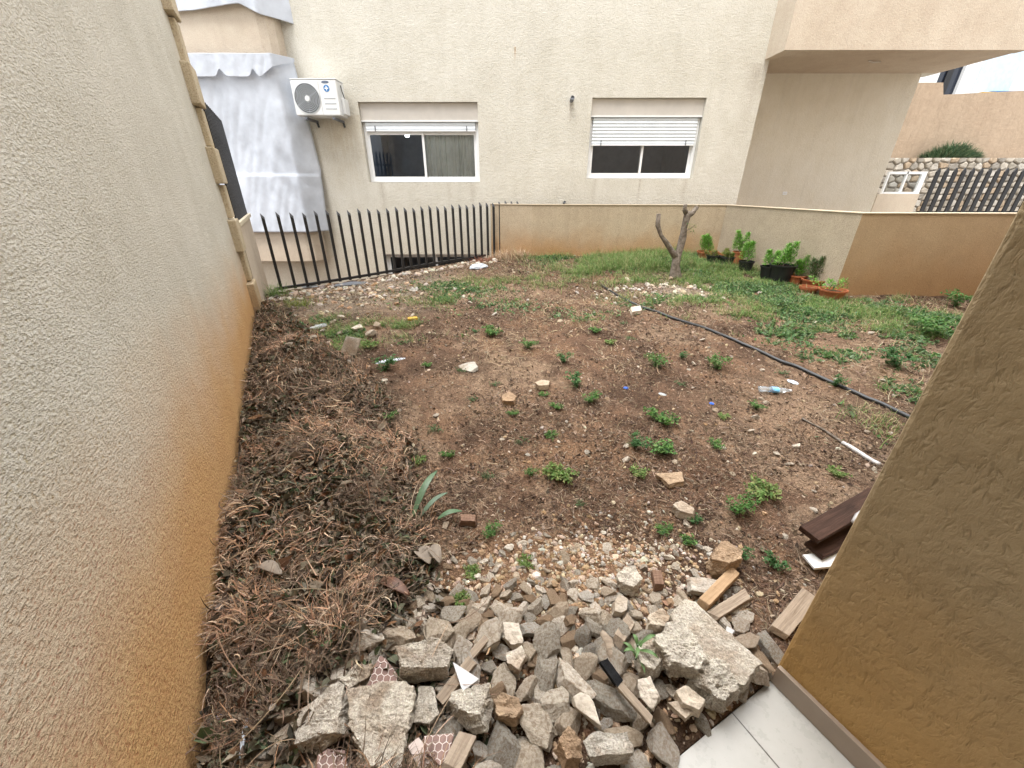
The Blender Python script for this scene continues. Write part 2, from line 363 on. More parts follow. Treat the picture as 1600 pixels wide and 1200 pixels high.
# ================================================================ SETTING: ground
S = []                                    # soil patches: px centre, radius m, colour
def ground():
    na, nr = 820, 600
    th = np.linspace(R(-68), R(78), na); r = np.exp(np.linspace(np.log(.28), np.log(11.5), nr))
    T, RR = np.meshgrid(th, r); x = RR*np.sin(T); y = RR*np.cos(T)
    z = G(x, y)
    # small clods
    z += .010*np.maximum(0, fbm(x*24, y*24, 3, .6)-.52)*6*np.clip(1.5-RR*.12, .4, 1)*.5
    base = np.array([.128, .079, .053]); dark = np.array([.070, .044, .030]); pale = np.array([.27, .19, .13]); sand = np.array([.19, .115, .07]); grey = np.array([.30, .26, .21])
    n1 = fbm(x*1.3+40, y*1.3, 4)[..., None]; n2 = fbm(x*4+9, y*4+70, 4)[..., None]; n3 = fbm(x*11, y*11+33, 3)[..., None]
    c = base+.9*(dark-base)*smooth01((n2-.5)/.18)
    c = c+(pale-c)*.65*smooth01((n1*.6+n3*.4-.52)/.12)
    c = c+(sand-c)*.55*smooth01((.46-n2)/.1)
    for px, py, rad, cc, k in ((900, 700, .35, sand, .8), (1120, 740, .25, (.10, .055, .035), .9), (940, 830, .14, (.075, .042, .028), .95), (850, 930, .28, sand, .95), (930, 880, .2, sand, .8),
                          (1250, 640, .5, pale, .7), (1350, 560, .5, pale, .6), (1180, 690, .4, pale, .4), (760, 600, .5, pale, .45), (1060, 450, .5, grey, .7), (640, 450, .8, grey, .75), (520, 470, .6, grey, .6), (820, 450, .6, pale, .5), (970, 470, .4, pale, .5)):
        p = at(px, py); m = (np.exp(-((x-p.x)**2+(y-p.y)**2)/(rad**2))*(.5+n3[..., 0]))[..., None]
        c = c+(np.array(cc)-c)*np.clip(m*k, 0, 1)
    pm = pile_mask(x, y)[..., None]; c = c+(np.array([.055, .040, .028])-c)*pm*.95
    s = (x-TC[0])*TU[0]+(y-TC[1])*TU[1]
    z = np.where(s < -.004, np.minimum(z, -.12), z)
    e = FB-FA; e = e/np.linalg.norm(e); fn = np.array([-e[1], e[0]])
    sf = (x-FA[0])*fn[0]+(y-FA[1])*fn[1]
    z = np.where((sf > .07) & (x < PW[0][0]+.35), -1.7, z)
    sl = (x-WA[0])*NL[0]+(y-WA[1])*NL[1]; z = np.where(sl < -.15, np.minimum(z, -.3), z)
    i = np.arange(nr-1)[:, None]*na+np.arange(na-1)[None]; i = i.ravel()
    Fq = np.stack([i, i+1, i+1+na, i+na], 1)[:, ::-1]
    o = np_mesh('ground', np.stack([x, y, z], -1).reshape(-1, 3), [Fq], M['soilg'], col=c.reshape(-1, 3), smooth=True)
    tag(o, 'bare brown garden soil with stones and dry litter', 'ground', kind='structure')
ground()
o = MB().box(-60, 60, -30, 90, -1.95, -1.9).build('lower_ground', plain('yard_paving', (.30, .28, .25), .9, .2, .15, 2)); tag(o, 'paved ground of the yard below and around the garden', 'ground', kind='structure')
o = MB().prism([(4.6, 5.35), (12, 5.0), (16, 9), (16, 12), (4.4, 9.1)], .10, .16).build('courtyard_paving', plain('courtyard_paving', (.36, .33, .29), .9, .2, .15, 2)); tag(o, 'paved walk behind the parapet wall', 'pavement', kind='structure')

# terrace floor tiles
def tile_mat():
    m, n, b = mat('porcelain_tile', .22, .5)
    tc = N(n, 'ShaderNodeTexCoord'); mp = N(n, 'ShaderNodeMapping'); n.links.new(tc.outputs['Object'], mp.inputs[0])
    sp = N(n, 'ShaderNodeSeparateXYZ'); n.links.new(mp.outputs[0], sp.inputs[0])
    def line(o, off, size):
        a = mth(n, 'PINGPONG', mth(n, 'ADD', o, off), size/2); return mth(n, 'LESS_THAN', a, .0022)
    g = mth(n, 'MAXIMUM', line(sp.outputs[0], .205, .45), line(sp.outputs[1], .45, .45))
    f = noise(n, mp.outputs[0], 14, 6, .7)
    col = ramp(n, f, [(.3, (.41, .40, .37)), (.65, (.445, .435, .405))])
    dm = ramp(n, noise(n, mp.outputs[0], 60, 4, .8), [(.62, (0, 0, 0)), (.74, (.5, .5, .5))])
    col = mix(n, dm, col, (.30, .24, .18))
    n.links.new(mix(n, g, col, (.12, .11, .10)), b.inputs['Base Color'])
    n.links.new(ramp(n, f, [(.3, (.2, .2, .2)), (.7, (.42, .42, .42))]), b.inputs['Roughness'])
    bump(n, b, mth(n, 'SUBTRACT', 1, g), .001); return m
def frame_empty(name, p, ax):
    return empty(name, (p[0], p[1], 0), math.atan2(ax[1], ax[0]))
M['tile'] = tile_mat()
ter = frame_empty('terrace_floor', TC, TV); tag(ter, kind='structure', label='white tiled terrace floor under the camera', cat='floor')
MB().box(-3.2, .5, -3.2, -.006, -.012, 0).build('tiles', M['tile'], ter, bevel=.002)
MB().box(-3.2, .5, -3.2, -.016, -.3, -.012).build('slab', M['kerb'], ter)

# the column / end wall on the right and its skirting
col = frame_empty('column_wall', TC, TV); tag(col, 'ochre brown scratch-textured wall end on the right beside the tiled terrace', 'wall')
MB().box(.012, 1.7, -3.2, 0, .0, 3.0).build('wall', M['scratch'], col, bevel=.012)
MB().box(-.004, .0115, -3.1, -.006, .001, .088).build('skirting', plain('skirting_tile', (.30, .235, .18), .35, .4, .08, 8), col, bevel=.002)
# rest of our own building: back wall and balcony slab overhead (behind / above the camera)
hb = frame_empty('apartment_house', TC, TV); tag(hb, 'apartment house around the terrace, behind and above the viewer', 'building')
MB().box(-3.2, 0, -3.4, -3.21, 0, 3.0).build('wall', M['facade_beige'], hb)
MB().box(-3.2, 1.7, -3.4, -.05, 3.0, 3.2).build('ceiling', M['cream'], hb)
MB().box(-3.2, 9, -3.6, -.3, 3.2, 7).build('upper_storey', M['facade_beige'], hb)
MB().box(1.71, 9, -3.4, -.3, -1.8, 3.2).build('side_wall', M['facade_beige'], hb)

# left wall
lw = empty('stucco_wall', (WA[0], WA[1], 0), math.atan2(UL[1], UL[0])); L = float(np.linalg.norm(WB-WA))
tag(lw, 'tall rough cream stucco wall on the left, rusty orange near its foot', 'wall')
MB().box(-1.9, L-.002, .0, .35, -.6, 5.2).build('wall', M['leftwall'], lw)
z = -.10; k = 0
while z < 5.1:
    hgt = .335; wd = .30 if k % 2 else .16
    MB().box(L-wd, L+.05, -.075 if k % 2 else -.05, .352, z+.006, z+hgt-.006).build('quoin', M['quoin'], lw, bevel=.012)
    z += hgt; k += 1
# low boundary wall going on from the corner, with pickets on top
e2 = UL
bw = empty('low_boundary_wall', (WB[0]+UL[0]*.06, WB[1]+UL[1]*.06, 0), math.atan2(UL[1], UL[0])); tag(bw, 'low beige boundary wall with stone cap just beyond the stone quoins', 'wall')
MB().box(0, 1.92, -.055, .16, -1.8, 1.14).build('wall', M['facade_beige'], bw)
MB().box(-.0, 1.95, -.08, .19, 1.141, 1.19).build('coping', M['cream'], bw, bevel=.006)
pf = empty('steep_picket_fence', (WB[0]+UL[0]*.06, WB[1]+UL[1]*.06, 1.19), math.atan2(UL[1], UL[0])); tag(pf, 'black pickets seen edge-on on top of the low boundary wall at left', 'fence')
for i in range(14):
    x = .10+i*.128; zt = 1.12
    p = MB(); p.prism([(x, -.05), (x+.045, -.05), (x+.045, -.03), (x, -.03)], .0, zt); p.V = [(v[0], v[1], v[2]+(.05 if v[2] > 1 and v[0] < x+.02 else 0)) for v in p.V]
    p.build('picket', M['black'], pf)
MB().box(.05, 1.85, -.029, -.01, .12, .16).build('rail', M['black'], pf); MB().box(.05, 1.85, -.029, -.01, .85, .89).build('rail', M['black'], pf)

# main picket fence
fe = empty('picket_fence', (FA[0], FA[1], 0), math.atan2(*(FB-FA)[::-1])); FL = float(np.linalg.norm(FB-FA))
tag(fe, 'black metal picket fence with grey slanted tips, left of the beige parapet', 'fence')
def fz(s):
    p = FA+(FB-FA)/FL*s; return float(G(p[0], p[1], False))
NP = 30
for i in range(NP):
    s = .53+4.22*(i/29)**.93; zb = fz(min(s, FL))+.03; x = s; zt = 1.225+.012*math.sin(i*1.7)+.05*s/FL+.10*max(0, (s-FL*.85)/FL)
    p = MB(); p.add([(x-.019, -.012, zb), (x+.019, -.012, zb), (x+.019, .012, zb), (x-.019, .012, zb), (x-.019, -.012, zt), (x+.019, -.012, zt-.05), (x+.019, .012, zt-.05), (x-.019, .012, zt)],
                    [(0,3,2,1),(0,1,5,4),(1,2,6,5),(2,3,7,6),(3,0,4,7),(4,5,6,7)])
    o = p.build('picket', M['black'], fe)
    MB().add([(x-.020, -.013, zt-.045), (x+.020, -.013, zt-.075), (x+.020, .013, zt-.075), (x-.020, .013, zt-.045), (x-.020, -.013, zt+.004), (x+.020, -.013, zt-.046), (x+.020, .013, zt-.046), (x-.020, .013, zt+.004)],
             [(0,3,2,1),(0,1,5,4),(1,2,6,5),(2,3,7,6),(3,0,4,7),(4,5,6,7)]).build('picket_tip', M['tip'], o)
n = 12; m_ = MB()
for i in range(n):
    s0, s1 = .45+i*(FL-.45)/n, .45+(i+1)*(FL-.45)/n; z0, z1 = fz(s0)+.045, fz(s1)+.045
    V = [(s0,-.02,z0),(s1,-.02,z1),(s1,.02,z1),(s0,.02,z0),(s0,-.02,z0+.035),(s1,-.02,z1+.035),(s1,.02,z1+.035),(s0,.02,z0+.035)]
    m_.add(V, [(0,3,2,1),(0,1,5,4),(1,2,6,5),(2,3,7,6),(3,0,4,7),(4,5,6,7)])
m_.build('rail', M['black'], fe)
k_ = MB(); n = 24
for i in range(n):
    s0, s1 = i*FL/n, (i+1)*FL/n-.002; z0, z1 = fz(s0)+.04+random.uniform(-.008, .008), fz(s1)+.04+random.uniform(-.008, .008)
    k_.add([(s0,-.09,-1.8),(s1,-.09,-1.8),(s1,.09,-1.8),(s0,.09,-1.8),(s0,-.09-random.uniform(0,.03),z0),(s1,-.09-random.uniform(0,.03),z1),(s1,.09,z1),(s0,.09,z0)], [(0,3,2,1),(0,1,5,4),(1,2,6,5),(2,3,7,6),(3,0,4,7),(4,5,6,7)])
o = k_.build('retaining_kerb', M['kerb']); tag(o, 'rough grey concrete kerb under the black picket fence', 'kerb')

# parapet wall in four runs
pw = empty('parapet_wall', (1.5, 7.6, 0)); tag(pw, 'low zigzag plastered parapet wall with cream top closing the garden at the back and right', 'wall')
def off(poly, d):
    out = []; n = len(poly); P = [np.array(p, float) for p in poly]
    for i in range(n):
        ns = []
        for a, b in ((i-1, i), (i, i+1)):
            if a >= 0 and b < n:
                e = P[b]-P[a]; e /= np.linalg.norm(e); ns.append(np.array([-e[1], e[0]]))
        m = sum(ns)/len(ns); m = m/np.dot(m, m) if len(ns) > 1 else m
        out.append(P[i]+m*d)
    return out
bk = off(PW, .16); cf = off(PW, -.012); cb = off(PW, .172)
mats = ['par1', 'par1', 'par2', 'par3']
for i in range(4):
    pts = [PW[i], PW[i+1], tuple(bk[i+1]), tuple(bk[i])]
    o = MB().prism([(p[0]-1.5, p[1]-7.6) for p in pts], -.5, 1.262).build('wall_run', M[mats[i]], pw, label=['short beige run next to the fence', 'beige run stained orange at its foot', 'greyish beige run behind the flower pots', 'ochre brown run on the right'][i])
    pts = [cf[i], cf[i+1], cb[i+1], cb[i]]
    MB().prism([(p[0]-1.5, p[1]-7.6) for p in pts], 1.263, 1.272).build('coping', M['copetan'], pw)

# ================================================================ APARTMENT BUILDING opposite
FY = 8.3
ab = empty('apartment_building', (0, FY, 0)); tag(ab, 'cream plastered apartment building with two white windows and balcony across the garden', 'building')
def wall_holes(x0, x1, z0, z1, holes, depth, name, m, par, y=0.):
    xs = sorted({x0, x1, *[h[0] for h in holes], *[h[1] for h in holes]}); zs = sorted({z0, z1, *[h[2] for h in holes], *[h[3] for h in holes]})
    b = MB()
    for i in range(len(xs)-1):
        for j in range(len(zs)-1):
            cx, cz = (xs[i]+xs[i+1])/2, (zs[j]+zs[j+1])/2
            if any(h[0] < cx < h[1] and h[2] < cz < h[3] for h in holes): continue
            b.add([(xs[i], y, zs[j]), (xs[i+1], y, zs[j]), (xs[i+1], y, zs[j+1]), (xs[i], y, zs[j+1])], [(0, 1, 2, 3)])
    for a, c, d, e in holes:
        b.add([(a,y,d),(c,y,d),(c,y+depth,d),(a,y+depth,d)], [(0,1,2,3)]); b.add([(a,y,e),(a,y+depth,e),(c,y+depth,e),(c,y,e)], [(0,1,2,3)])
        b.add([(a,y,d),(a,y+depth,d),(a,y+depth,e),(a,y,e)], [(0,1,2,3)]); b.add([(c,y,d),(c,y,e),(c,y+depth,e),(c,y+depth,d)], [(0,1,2,3)])
    b.add([(x0,y,z1),(x1,y,z1),(x1,y+.3,z1),(x0,y+.3,z1)], [(0,1,2,3)])
    return b.build(name, m, par)
W1 = (-2.68, -.60, 1.63, 2.87); W2 = (1.39, 3.37, 1.69, 2.93); W3 = (-2.60, -.55, -.45, .33)
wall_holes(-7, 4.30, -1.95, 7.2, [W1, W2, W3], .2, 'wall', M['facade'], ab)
MB().box(4.12, 4.299, .004, .9, -1.95, 7.2).build('return_wall', M['facade'], ab)
MB().box(4.299, 7.68, .9, 1.2, -1.95, 3.452).build('recessed_wall', M['facade_brightened'], ab)
MB().box(7.5, 7.679, 1.2, 6, -1.95, 7).build('side_wall', M['facade'], ab)
# balcony over the recess
bl = MB().box(4.235, 7.965, -.52, .899, 3.452, 3.62).build('balcony_slab', M['facade_beige'], ab)
MB().box(4.22, 7.98, -.54, -.36, 3.445, 4.9).build('balcony_parapet', M['facade_beige'], bl)
MB().box(4.22, 4.38, -.359, .0, 3.447, 4.9).build('balcony_parapet', M['facade_beige'], bl)
MB().box(4.3, 7.98, .9, 1.2, 3.453, 7).build('upper_wall', M['facade'], ab)
hk = onY(1366, 98, 8.35); MB().tube([(hk.x-.10, hk.y-FY, 3.445), (hk.x-.02, hk.y-FY, 3.425), (hk.x+.10, hk.y-FY, 3.43)], .012, 6).build('ceiling_cable', M['greybox'], ab)

def window(hole, zpanel, zshut, shutter_bottom, name_label, lamp=False, curt=(True, True), basement=False):
    a, c, d, e = hole; yy = .10
    f = MB()
    fw = .055; zt = zshut
    f.box(a+.004, a+fw, yy, yy+.06, d+.004, zpanel); f.box(c-fw, c-.004, yy, yy+.06, d+.004, zpanel)
    f.box(a+fw, c-fw, yy, yy+.06, d+.004, d+.05); f.box(a+fw, c-fw, yy, yy+.06, zt, zt+.035)
    fr = f.build('window', M['white'], ab, bevel=.004, label=name_label)
    mid = (a+c)/2+.02
    for i, (s0, s1, ys) in enumerate(((a+fw, mid+.02, .112), (mid-.03, c-fw, .135))):
        q = MB(); t = .042
        if i == 0: ys = .108
        q.box(s0+.001, s0+t, ys, ys+.022, d+.051, zt-.001); q.box(s1-t, s1-.001, ys, ys+.022, d+.051, zt-.001)
        q.box(s0+t, s1-t, ys, ys+.022, d+.051, d+.051+t); q.box(s0+t, s1-t, ys, ys+.022, zt-t, zt-.001)
        q.build('sash', M['white'], fr)
        MB().add([(s0+t, ys+.011, d+.09), (s1-t, ys+.011, d+.09), (s1-t, ys+.011, zt-t), (s0+t, ys+.011, zt-t)], [(0,1,2,3)]).build('pane', M['glass'], fr)
        if curt[i]:
            cu = MB(); n = 60; s0c, s1c = s0+t*.6, s1-t*.6
            V = []; Fc = []
            for j in range(n+1):
                x = s0c+(s1c-s0c)*j/n; yy_ = .24+.02*sin(j*.95+sin(j*.3)*2)+.008*sin(j*2.3)
                V += [(x, yy_, d), (x, yy_+.004, zt+.05)]
            Fc = [(2*j, 2*j+2, 2*j+3, 2*j+1) for j in range(n)]
            cu.add(V, Fc).build('curtain', M['curtain'], fr)
    # shutter box panel
    MB().box(a+.003, c-.003, .055, .10, zpanel, e-.003).build('shutter_box', M['greybox'], fr)
    MB().box(a+.003, c-.003, .045, .099, zpanel-.0, zpanel+.022).build('drip_rail', M['white'], fr)
    if shutter_bottom is not None:
        q = MB(); zz = zpanel-.004; n = max(2, int((zpanel-shutter_bottom)/.047)); hgt = (zz-shutter_bottom)/n
        for k in range(n):
            z0 = zz-(k+1)*hgt
            q.add([(a+.058, .075, z0+.004), (c-.058, .075, z0+.004), (c-.058, .066, z0+hgt*.5), (a+.058, .066, z0+hgt*.5), (c-.058, .075, z0+hgt-.002), (a+.058, .075, z0+hgt-.002),
                   (c-.058, .078, z0+hgt+.004), (a+.058, .078, z0+hgt+.004)], [(0,1,2,3),(3,2,4,5),(5,4,6,7)])
        sh = q.build('roller_shutter', M['shutter'], fr)
        MB().box(a+.058, c-.058, .06, .095, shutter_bottom-.012, shutter_bottom+.004).build('shutter_foot', M['white'], fr)
        for xs_ in (a+.22, c-.22): MB().box(xs_, xs_+.012, .05, .065, shutter_bottom-.01, shutter_bottom+.07).build('shutter_stop', M['tip'], fr)
    # dark room behind
    r = MB(); x0, x1, y0, y1, z0, z1 = a-.25, c+.25, .21, 2.6, d-.6, e+.1
    V = [(x, y, z) for z in (z0, z1) for y in (y0, y1) for x in (x0, x1)]
    r.add(V, [(0,1,3,2),(4,6,7,5),(2,3,7,6),(0,2,6,4),(1,5,7,3)]); r.build('room', M['room'], fr)
    return fr
w1 = window(W1, 2.585, 2.435, 2.455, 'left window, glass fully uncovered', curt=(False, True))
w2 = window(W2, 2.655, 2.50, 2.235, 'right window, roller shutter half lowered', curt=(False, False))
w3 = window(W3, .315, .30, None, 'low basement window behind the pickets', curt=(False, False))
# lit lamp inside the left window (seen in the photograph)
lp = onY(636, 210, 9.2)
em = bpy.data.materials.new('lamp_glow'); em.use_nodes = True; em.node_tree.nodes['Principled BSDF'].inputs['Emission Color'].default_value = (.9, .95, 1, 1); em.node_tree.nodes['Principled BSDF'].inputs['Emission Strength'].default_value = 6
lm = MB().lathe([(0, -.05), (.035, -.04), (.05, 0), (.035, .04), (0, .05)], (0, 0, 0), 16).build('ceiling_lamp', em); lm.location = (lp.x, lp.y, lp.z); tag(lm, 'small lit white lamp inside the dark half of the left window', 'lamp')
MB().tube([(0, 0, .04), (0, 0, .5)], .006, 6).build('cord', M['tip'], lm)
# row of small red things on the sill
for i in range(3):
    p = onY(609+i*6.5, 280.5, FY+.2); b = MB().lathe([(0, 0), (.016, 0), (.018, .03), (.009, .04), (.006, .055), (0, .055)], seg=12).build('small_jar', plain('red_jar', (.35, .05, .06), .5)); b.location = (p.x, p.y, W1[2]+.005)
    tag(b, ['leftmost', 'middle', 'rightmost'][i]+' tiny red jar on the inner sill of the left window', 'jar', 'red jars on the window sill')
# wall pipe stubs, outlet
def stub(px, py, r, name, lab):
    p = onY(px, py, FY); e = empty(name, (p.x, FY, p.z)); tag(e, lab, 'pipe')
    MB().tube([(0, -.002, 0), (0, -.06, .0), (0, -.13, .02)], r, 14).build('pipe', M['tip'], e, smooth=False)
    MB().lathe([(0, .131), (r*.75, .131), (r*.76, .129)], (0, 0, .02), 14, 'y').build('opening', M['pipe'], e)
stub(893, 157, .034, 'vent_pipe', 'short grey vent pipe sticking out of the facade between the two windows')
stub(881, 317, .022, 'drain_pipe', 'small grey pipe stub low on the facade just above the parapet')
p = onY(1226, 302, FY+.9); so = MB().box(-.045, .045, -.012, -.001, -.03, .03).build('wall_socket', M['white'], None, bevel=.004); so.location = (p.x, FY+.9, p.z); tag(so, 'small white socket cover on the recessed wall under the balcony', 'socket')
for dx in (-.018, .018): MB().box(dx-.008, dx+.008, -.0145, -.0125, -.01, .01).build('socket_hole', M['greybox'], so)
# rust streak
# ---- left bay with tarpaulins
BY = 7.95
xr = onY(431, 90, BY).x
def baypoly(x0, y0, dx=0): return [(-7, y0), (xr-.18+dx, y0), (xr-.06+dx, y0+.04), (xr+.02+dx, y0+.14), (xr+.03+dx, 8.299-FY), (-7, 8.299-FY)]
bay = MB(); zt0 = onY(420, 92, BY).z; zt1 = onY(420, 14, BY).z
y0 = BY-FY
bay.prism(baypoly(-7, y0), zt0, zt1+.15); bs = bay.build('bay_balcony', M['facade_beige'], ab)
zb1 = onY(490, 362, BY).z; zb0 = onY(500, 408, BY).z
MB().prism(baypoly(-7, y0, .0), zb0, zb1+.3).build('bay_parapet', M['facade_beige'], ab)
MB().prism(baypoly(-7, y0, .0), zt1+1.4, 7.1).build('bay_upper', M['facade_beige'], ab)
def sheet(name, x0, x1f, z0, z1f, y, par, lab, scal=None, nx=90, nz=110, wrapx=None, amp=.05, seam=None, seed=0):
    """hanging cloth: x1f(t) right edge, z1f = top; folds by displacement"""
    u = np.linspace(0, 1, nx); v = np.linspace(0, 1, nz); U, Vv = np.meshgrid(u, v)
    xr_ = np.array([x1f(t) for t in v])[:, None]
    X = x0+(xr_-x0)*U
    zb = z0 if scal is None else None
    Zb = np.full_like(X, z0) if scal is None else scal(X)
    Z = Zb+(z1f-Zb)*Vv
    Y = y-amp*(fbm(X*2.6+seed, Z*.45+seed, 3)-.35)-.05*np.abs(vn(X*4+Z*1.2+seed, Z*.5)-.5)-.03*np.abs(vn(X*7-Z*2.5, Z*1.6+seed)-.5)-.008*np.abs(vn(X*13+Z*8, Z*6-X*3+seed)-.5)
    if seam is not None:
        Y += -.025*smooth01((seam-Z)/.02+.5)
        Y -= .022*np.exp(-((X-(xr_-.4))/.3)**2-((Z-seam)/.35)**2)*np.sin((X*1.4+Z)*11)
    if wrapx is not None: Y = np.where(X > wrapx, Y+(X-wrapx)*1.3, Y)
    i = (np.arange(nz-1)[:, None]*nx+np.arange(nx-1)[None]).ravel()
    o = np_mesh(name, np.stack([X, Y, Z], -1).reshape(-1, 3), [np.stack([i, i+1, i+1+nx, i+nx], 1)], M['tarp'], smooth=True)
    md = o.modifiers.new('thick', 'SOLIDIFY'); md.thickness = .004
    if par: o.parent = par
    else: tag(o, lab, 'tarpaulin')
    return o
x_t, x_m, x_b = onY(449, 103, BY-.06).x, onY(487, 260, BY-.06).x, onY(505, 360, BY-.06).x
def edge(t):
    z = zb1+(zt0-zb1)*t
    return float(np.interp(t, [0, .08, .4, .8, 1], [x_b, x_b-.0, x_m, x_t+.02, x_t]))
tp = sheet('tarpaulin', -6.2, edge, zb1, zt0+.02, BY-.05, None, 'large wrinkled white tarpaulin closing the lower bay balcony at left', wrapx=xr-.02, seam=onY(430, 273, BY).z, amp=.10)
zv = onY(330, 124, BY-.1).z
def scal(X): return zv+.02+.11*np.abs(np.sin((X+.1)*5.6))**.6*0+.10*np.exp(-((X+4.62)/.06)**2)+.10*np.exp(-((X+4.1)/.05)**2)+np.clip((X+4.0)*.55, 0, .35)
sheet('valance', -6.2, lambda t: x_t+.05, zv, zt0+.035, BY-.15, None, 'white scalloped awning valance hanging over the lower tarpaulin', scal=scal, nx=140, nz=30, amp=.06, wrapx=xr+.0, seed=5)
zu = onY(350, 12, BY-.06).z
sheet('tarpaulin', -6.2, lambda t: onY(440, 20, BY-.06).x, zu, zu+1.25, BY-.06, None, 'white tarpaulin hem above the beige balcony band at the top left', scal=lambda X: zu-.05*np.sin((X+6)*2.1)-np.clip((X+4.1)*.5, 0, .12), seed=9, wrapx=xr-.1)

# ---- AC outdoor unit
ay = 7.88; a0 = onY(453, 124, ay); a1 = onY(524, 124, ay); a2 = onY(463, 183, ay)
aw = a1.x-a0.x; ah = a0.z-a2.z; ad = .32
ac = empty('air_conditioner', (a0.x, ay, a2.z)); tag(ac, 'white air conditioner outdoor unit with round grey fan grille on the facade beside the tarpaulin', 'air conditioner')
MB().box(0, aw, 0, ad, .02, ah).build('casing', M['acw'], ac, bevel=.015)
MB().box(-.004, aw*.60, -.008, -.001, .03, ah-.02).build('front_panel', M['acw'], ac, bevel=.003)
MB().box(-.006, aw+.006, -.006, ad, ah, ah+.014).build('top_lid', M['acw'], ac, bevel=.004)
cx, cz, r = aw*.31, ah*.50, ah*.40
MB().lathe([(0, .0095), (r, .0095), (r, .0085)], (cx, 0, cz), 40, 'y').build('fan_recess', M['acd'], ac)
for k in range(7):
    rr = r*(.28+.72*k/6); t_ = .0045
    MB().lathe([(rr-t_, .013), (rr-t_, .019), (rr+t_, .019), (rr+t_, .013)], (cx, 0, cz), 40, 'y').build('grille_ring', M['acg'], ac)
MB().lathe([(0, .024), (r*.19, .022), (r*.21, .012)], (cx, 0, cz), 28, 'y').build('fan_hub', M['acw'], ac)
g = MB()
for k in range(6):
    a = k*pi/3; g.box(-.003, .003, -.015, -.010, r*.2, r, Matrix.Translation((cx, 0, cz)) @ Matrix.Rotation(a, 4, 'Y'))
g.build('grille_spokes', M['acg'], ac)
el = MB(); n = 28; V = [(aw*.76+.06*cos(2*pi*k/n), -.0025, ah*.93+.017*sin(2*pi*k/n)) for k in range(n)]; el.add(V, [tuple(range(n))]).build('name_badge', M['navy'], ac)
el = MB(); V = [(aw*.76+.05*cos(2*pi*k/n), -.004, ah*.93+.003*sin(2*pi*k/n)) for k in range(n)]; el.add(V, [tuple(range(n))]).build('badge_lettering', M['acg'], ac)
bdg = MB().lathe([(0, .004), (.047, .004), (.047, .001)], (aw*.77, 0, ah*.77), 28, 'y').build('round_badge', M['blue'], ac)
q = MB(); q.box(aw*.77-.03, aw*.77+.03, -.006, -.0045, ah*.77-.008, ah*.77+.008); q.box(aw*.77-.008, aw*.77+.008, -.0062, -.0046, ah*.77-.03, ah*.77+.03); q.build('badge_symbol', M['white'], bdg)
for k in range(3): MB().box(aw*.68, aw*.93, -.0045, -.0005, ah*(.50-.14*k), ah*(.50-.14*k)+.009).build('louvre', M['acg'], ac)
MB().box(aw-.001, aw+.05, ad*.35, ad*.98, .05, ah*.55).build('valve_cover', M['acw'], ac, bevel=.01)
MB().tube([(aw+.01, ad*.5, ah*.9), (aw+.03, ad*.4, ah*.72), (aw+.045, ad*.5, ah*.55)], .008, 6).build('handle', M['acd'], ac)
for x in (.12*aw/.7, aw*.80):
    q = MB(); q.box(x, x+.035, -.02, .42, -.035, 0.0); q.build('bracket', M['tip'], ac)
    MB().tube([(x+.017, .40, -.03), (x+.03, .41, -.10)], .018, 8).build('bracket_foot', M['acd'], ac)

# ---- background on the right: glazed screen, slats, stone wall, terracotta wall, white house
BYR = 10.2
p0, p1 = onY(1436, 330, BYR), onY(1600, 266, BYR)
sf = empty('slat_fence', (p0.x, BYR, p0.z-.5)); tag(sf, 'black slatted fence in front of the rubble stone wall at far right', 'fence')
hh = p1.z-p0.z+.5
for k in range(28):
    x = .03+k*.195
    if x > 5.4: break
    q = MB(); q.add([(x,0,0),(x+.088,0,0),(x+.088,.03,0),(x,.03,0),(x,0,hh-.03),(x+.088,0,hh-.03),(x+.088,.03,hh-.03),(x,.03,hh-.03),(x+.044,0,hh+.05),(x+.044,.03,hh+.05)],
                    [(0,3,2,1),(0,1,5,8,4),(1,2,6,5),(2,3,7,9,6),(3,0,4,7),(4,8,9,7),(8,5,6,9)]); q.build('slat', M['black'], sf)
    q = MB(); 
MB().box(0, 5.4, .031, .06, .45, .50).build('rail', M['black'], sf)
g0, g1 = onY(1369, 329, BYR-.3), onY(1452, 268, BYR-.3)
gs = empty('glazed_screen', (g0.x, BYR-.3, 0)); tag(gs, 'small white framed two-pane glazed screen on a low beige wall, beside the black slats', 'screen')
gw = g1.x-g0.x; gzb = onY(1400, 303, BYR-.3).z; gzt = g1.z
MB().box(-.1, gw, 0, .15, .1, gzb).build('low_wall', M['facade_beige'], gs)
q = MB()
for x in (.0, gw*.5-.02, gw-.10): q.box(x, x+(.03 if x < gw*.7 else .10), .03, .08, gzb+.001, gzt)
q.box(.046, gw-.101, .03, .08, gzt-.05, gzt); q.box(.046, gw-.101, .031, .079, gzb+.002, gzb+.04)
q.build('frame', M['white'], gs)
MB().add([(.045, .055, gzb+.04), (gw-.1, .055, gzb+.04), (gw-.1, .055, gzt-.05), (.045, .055, gzt-.05)], [(0,1,2,3)]).build('pane', M['glass'], gs)

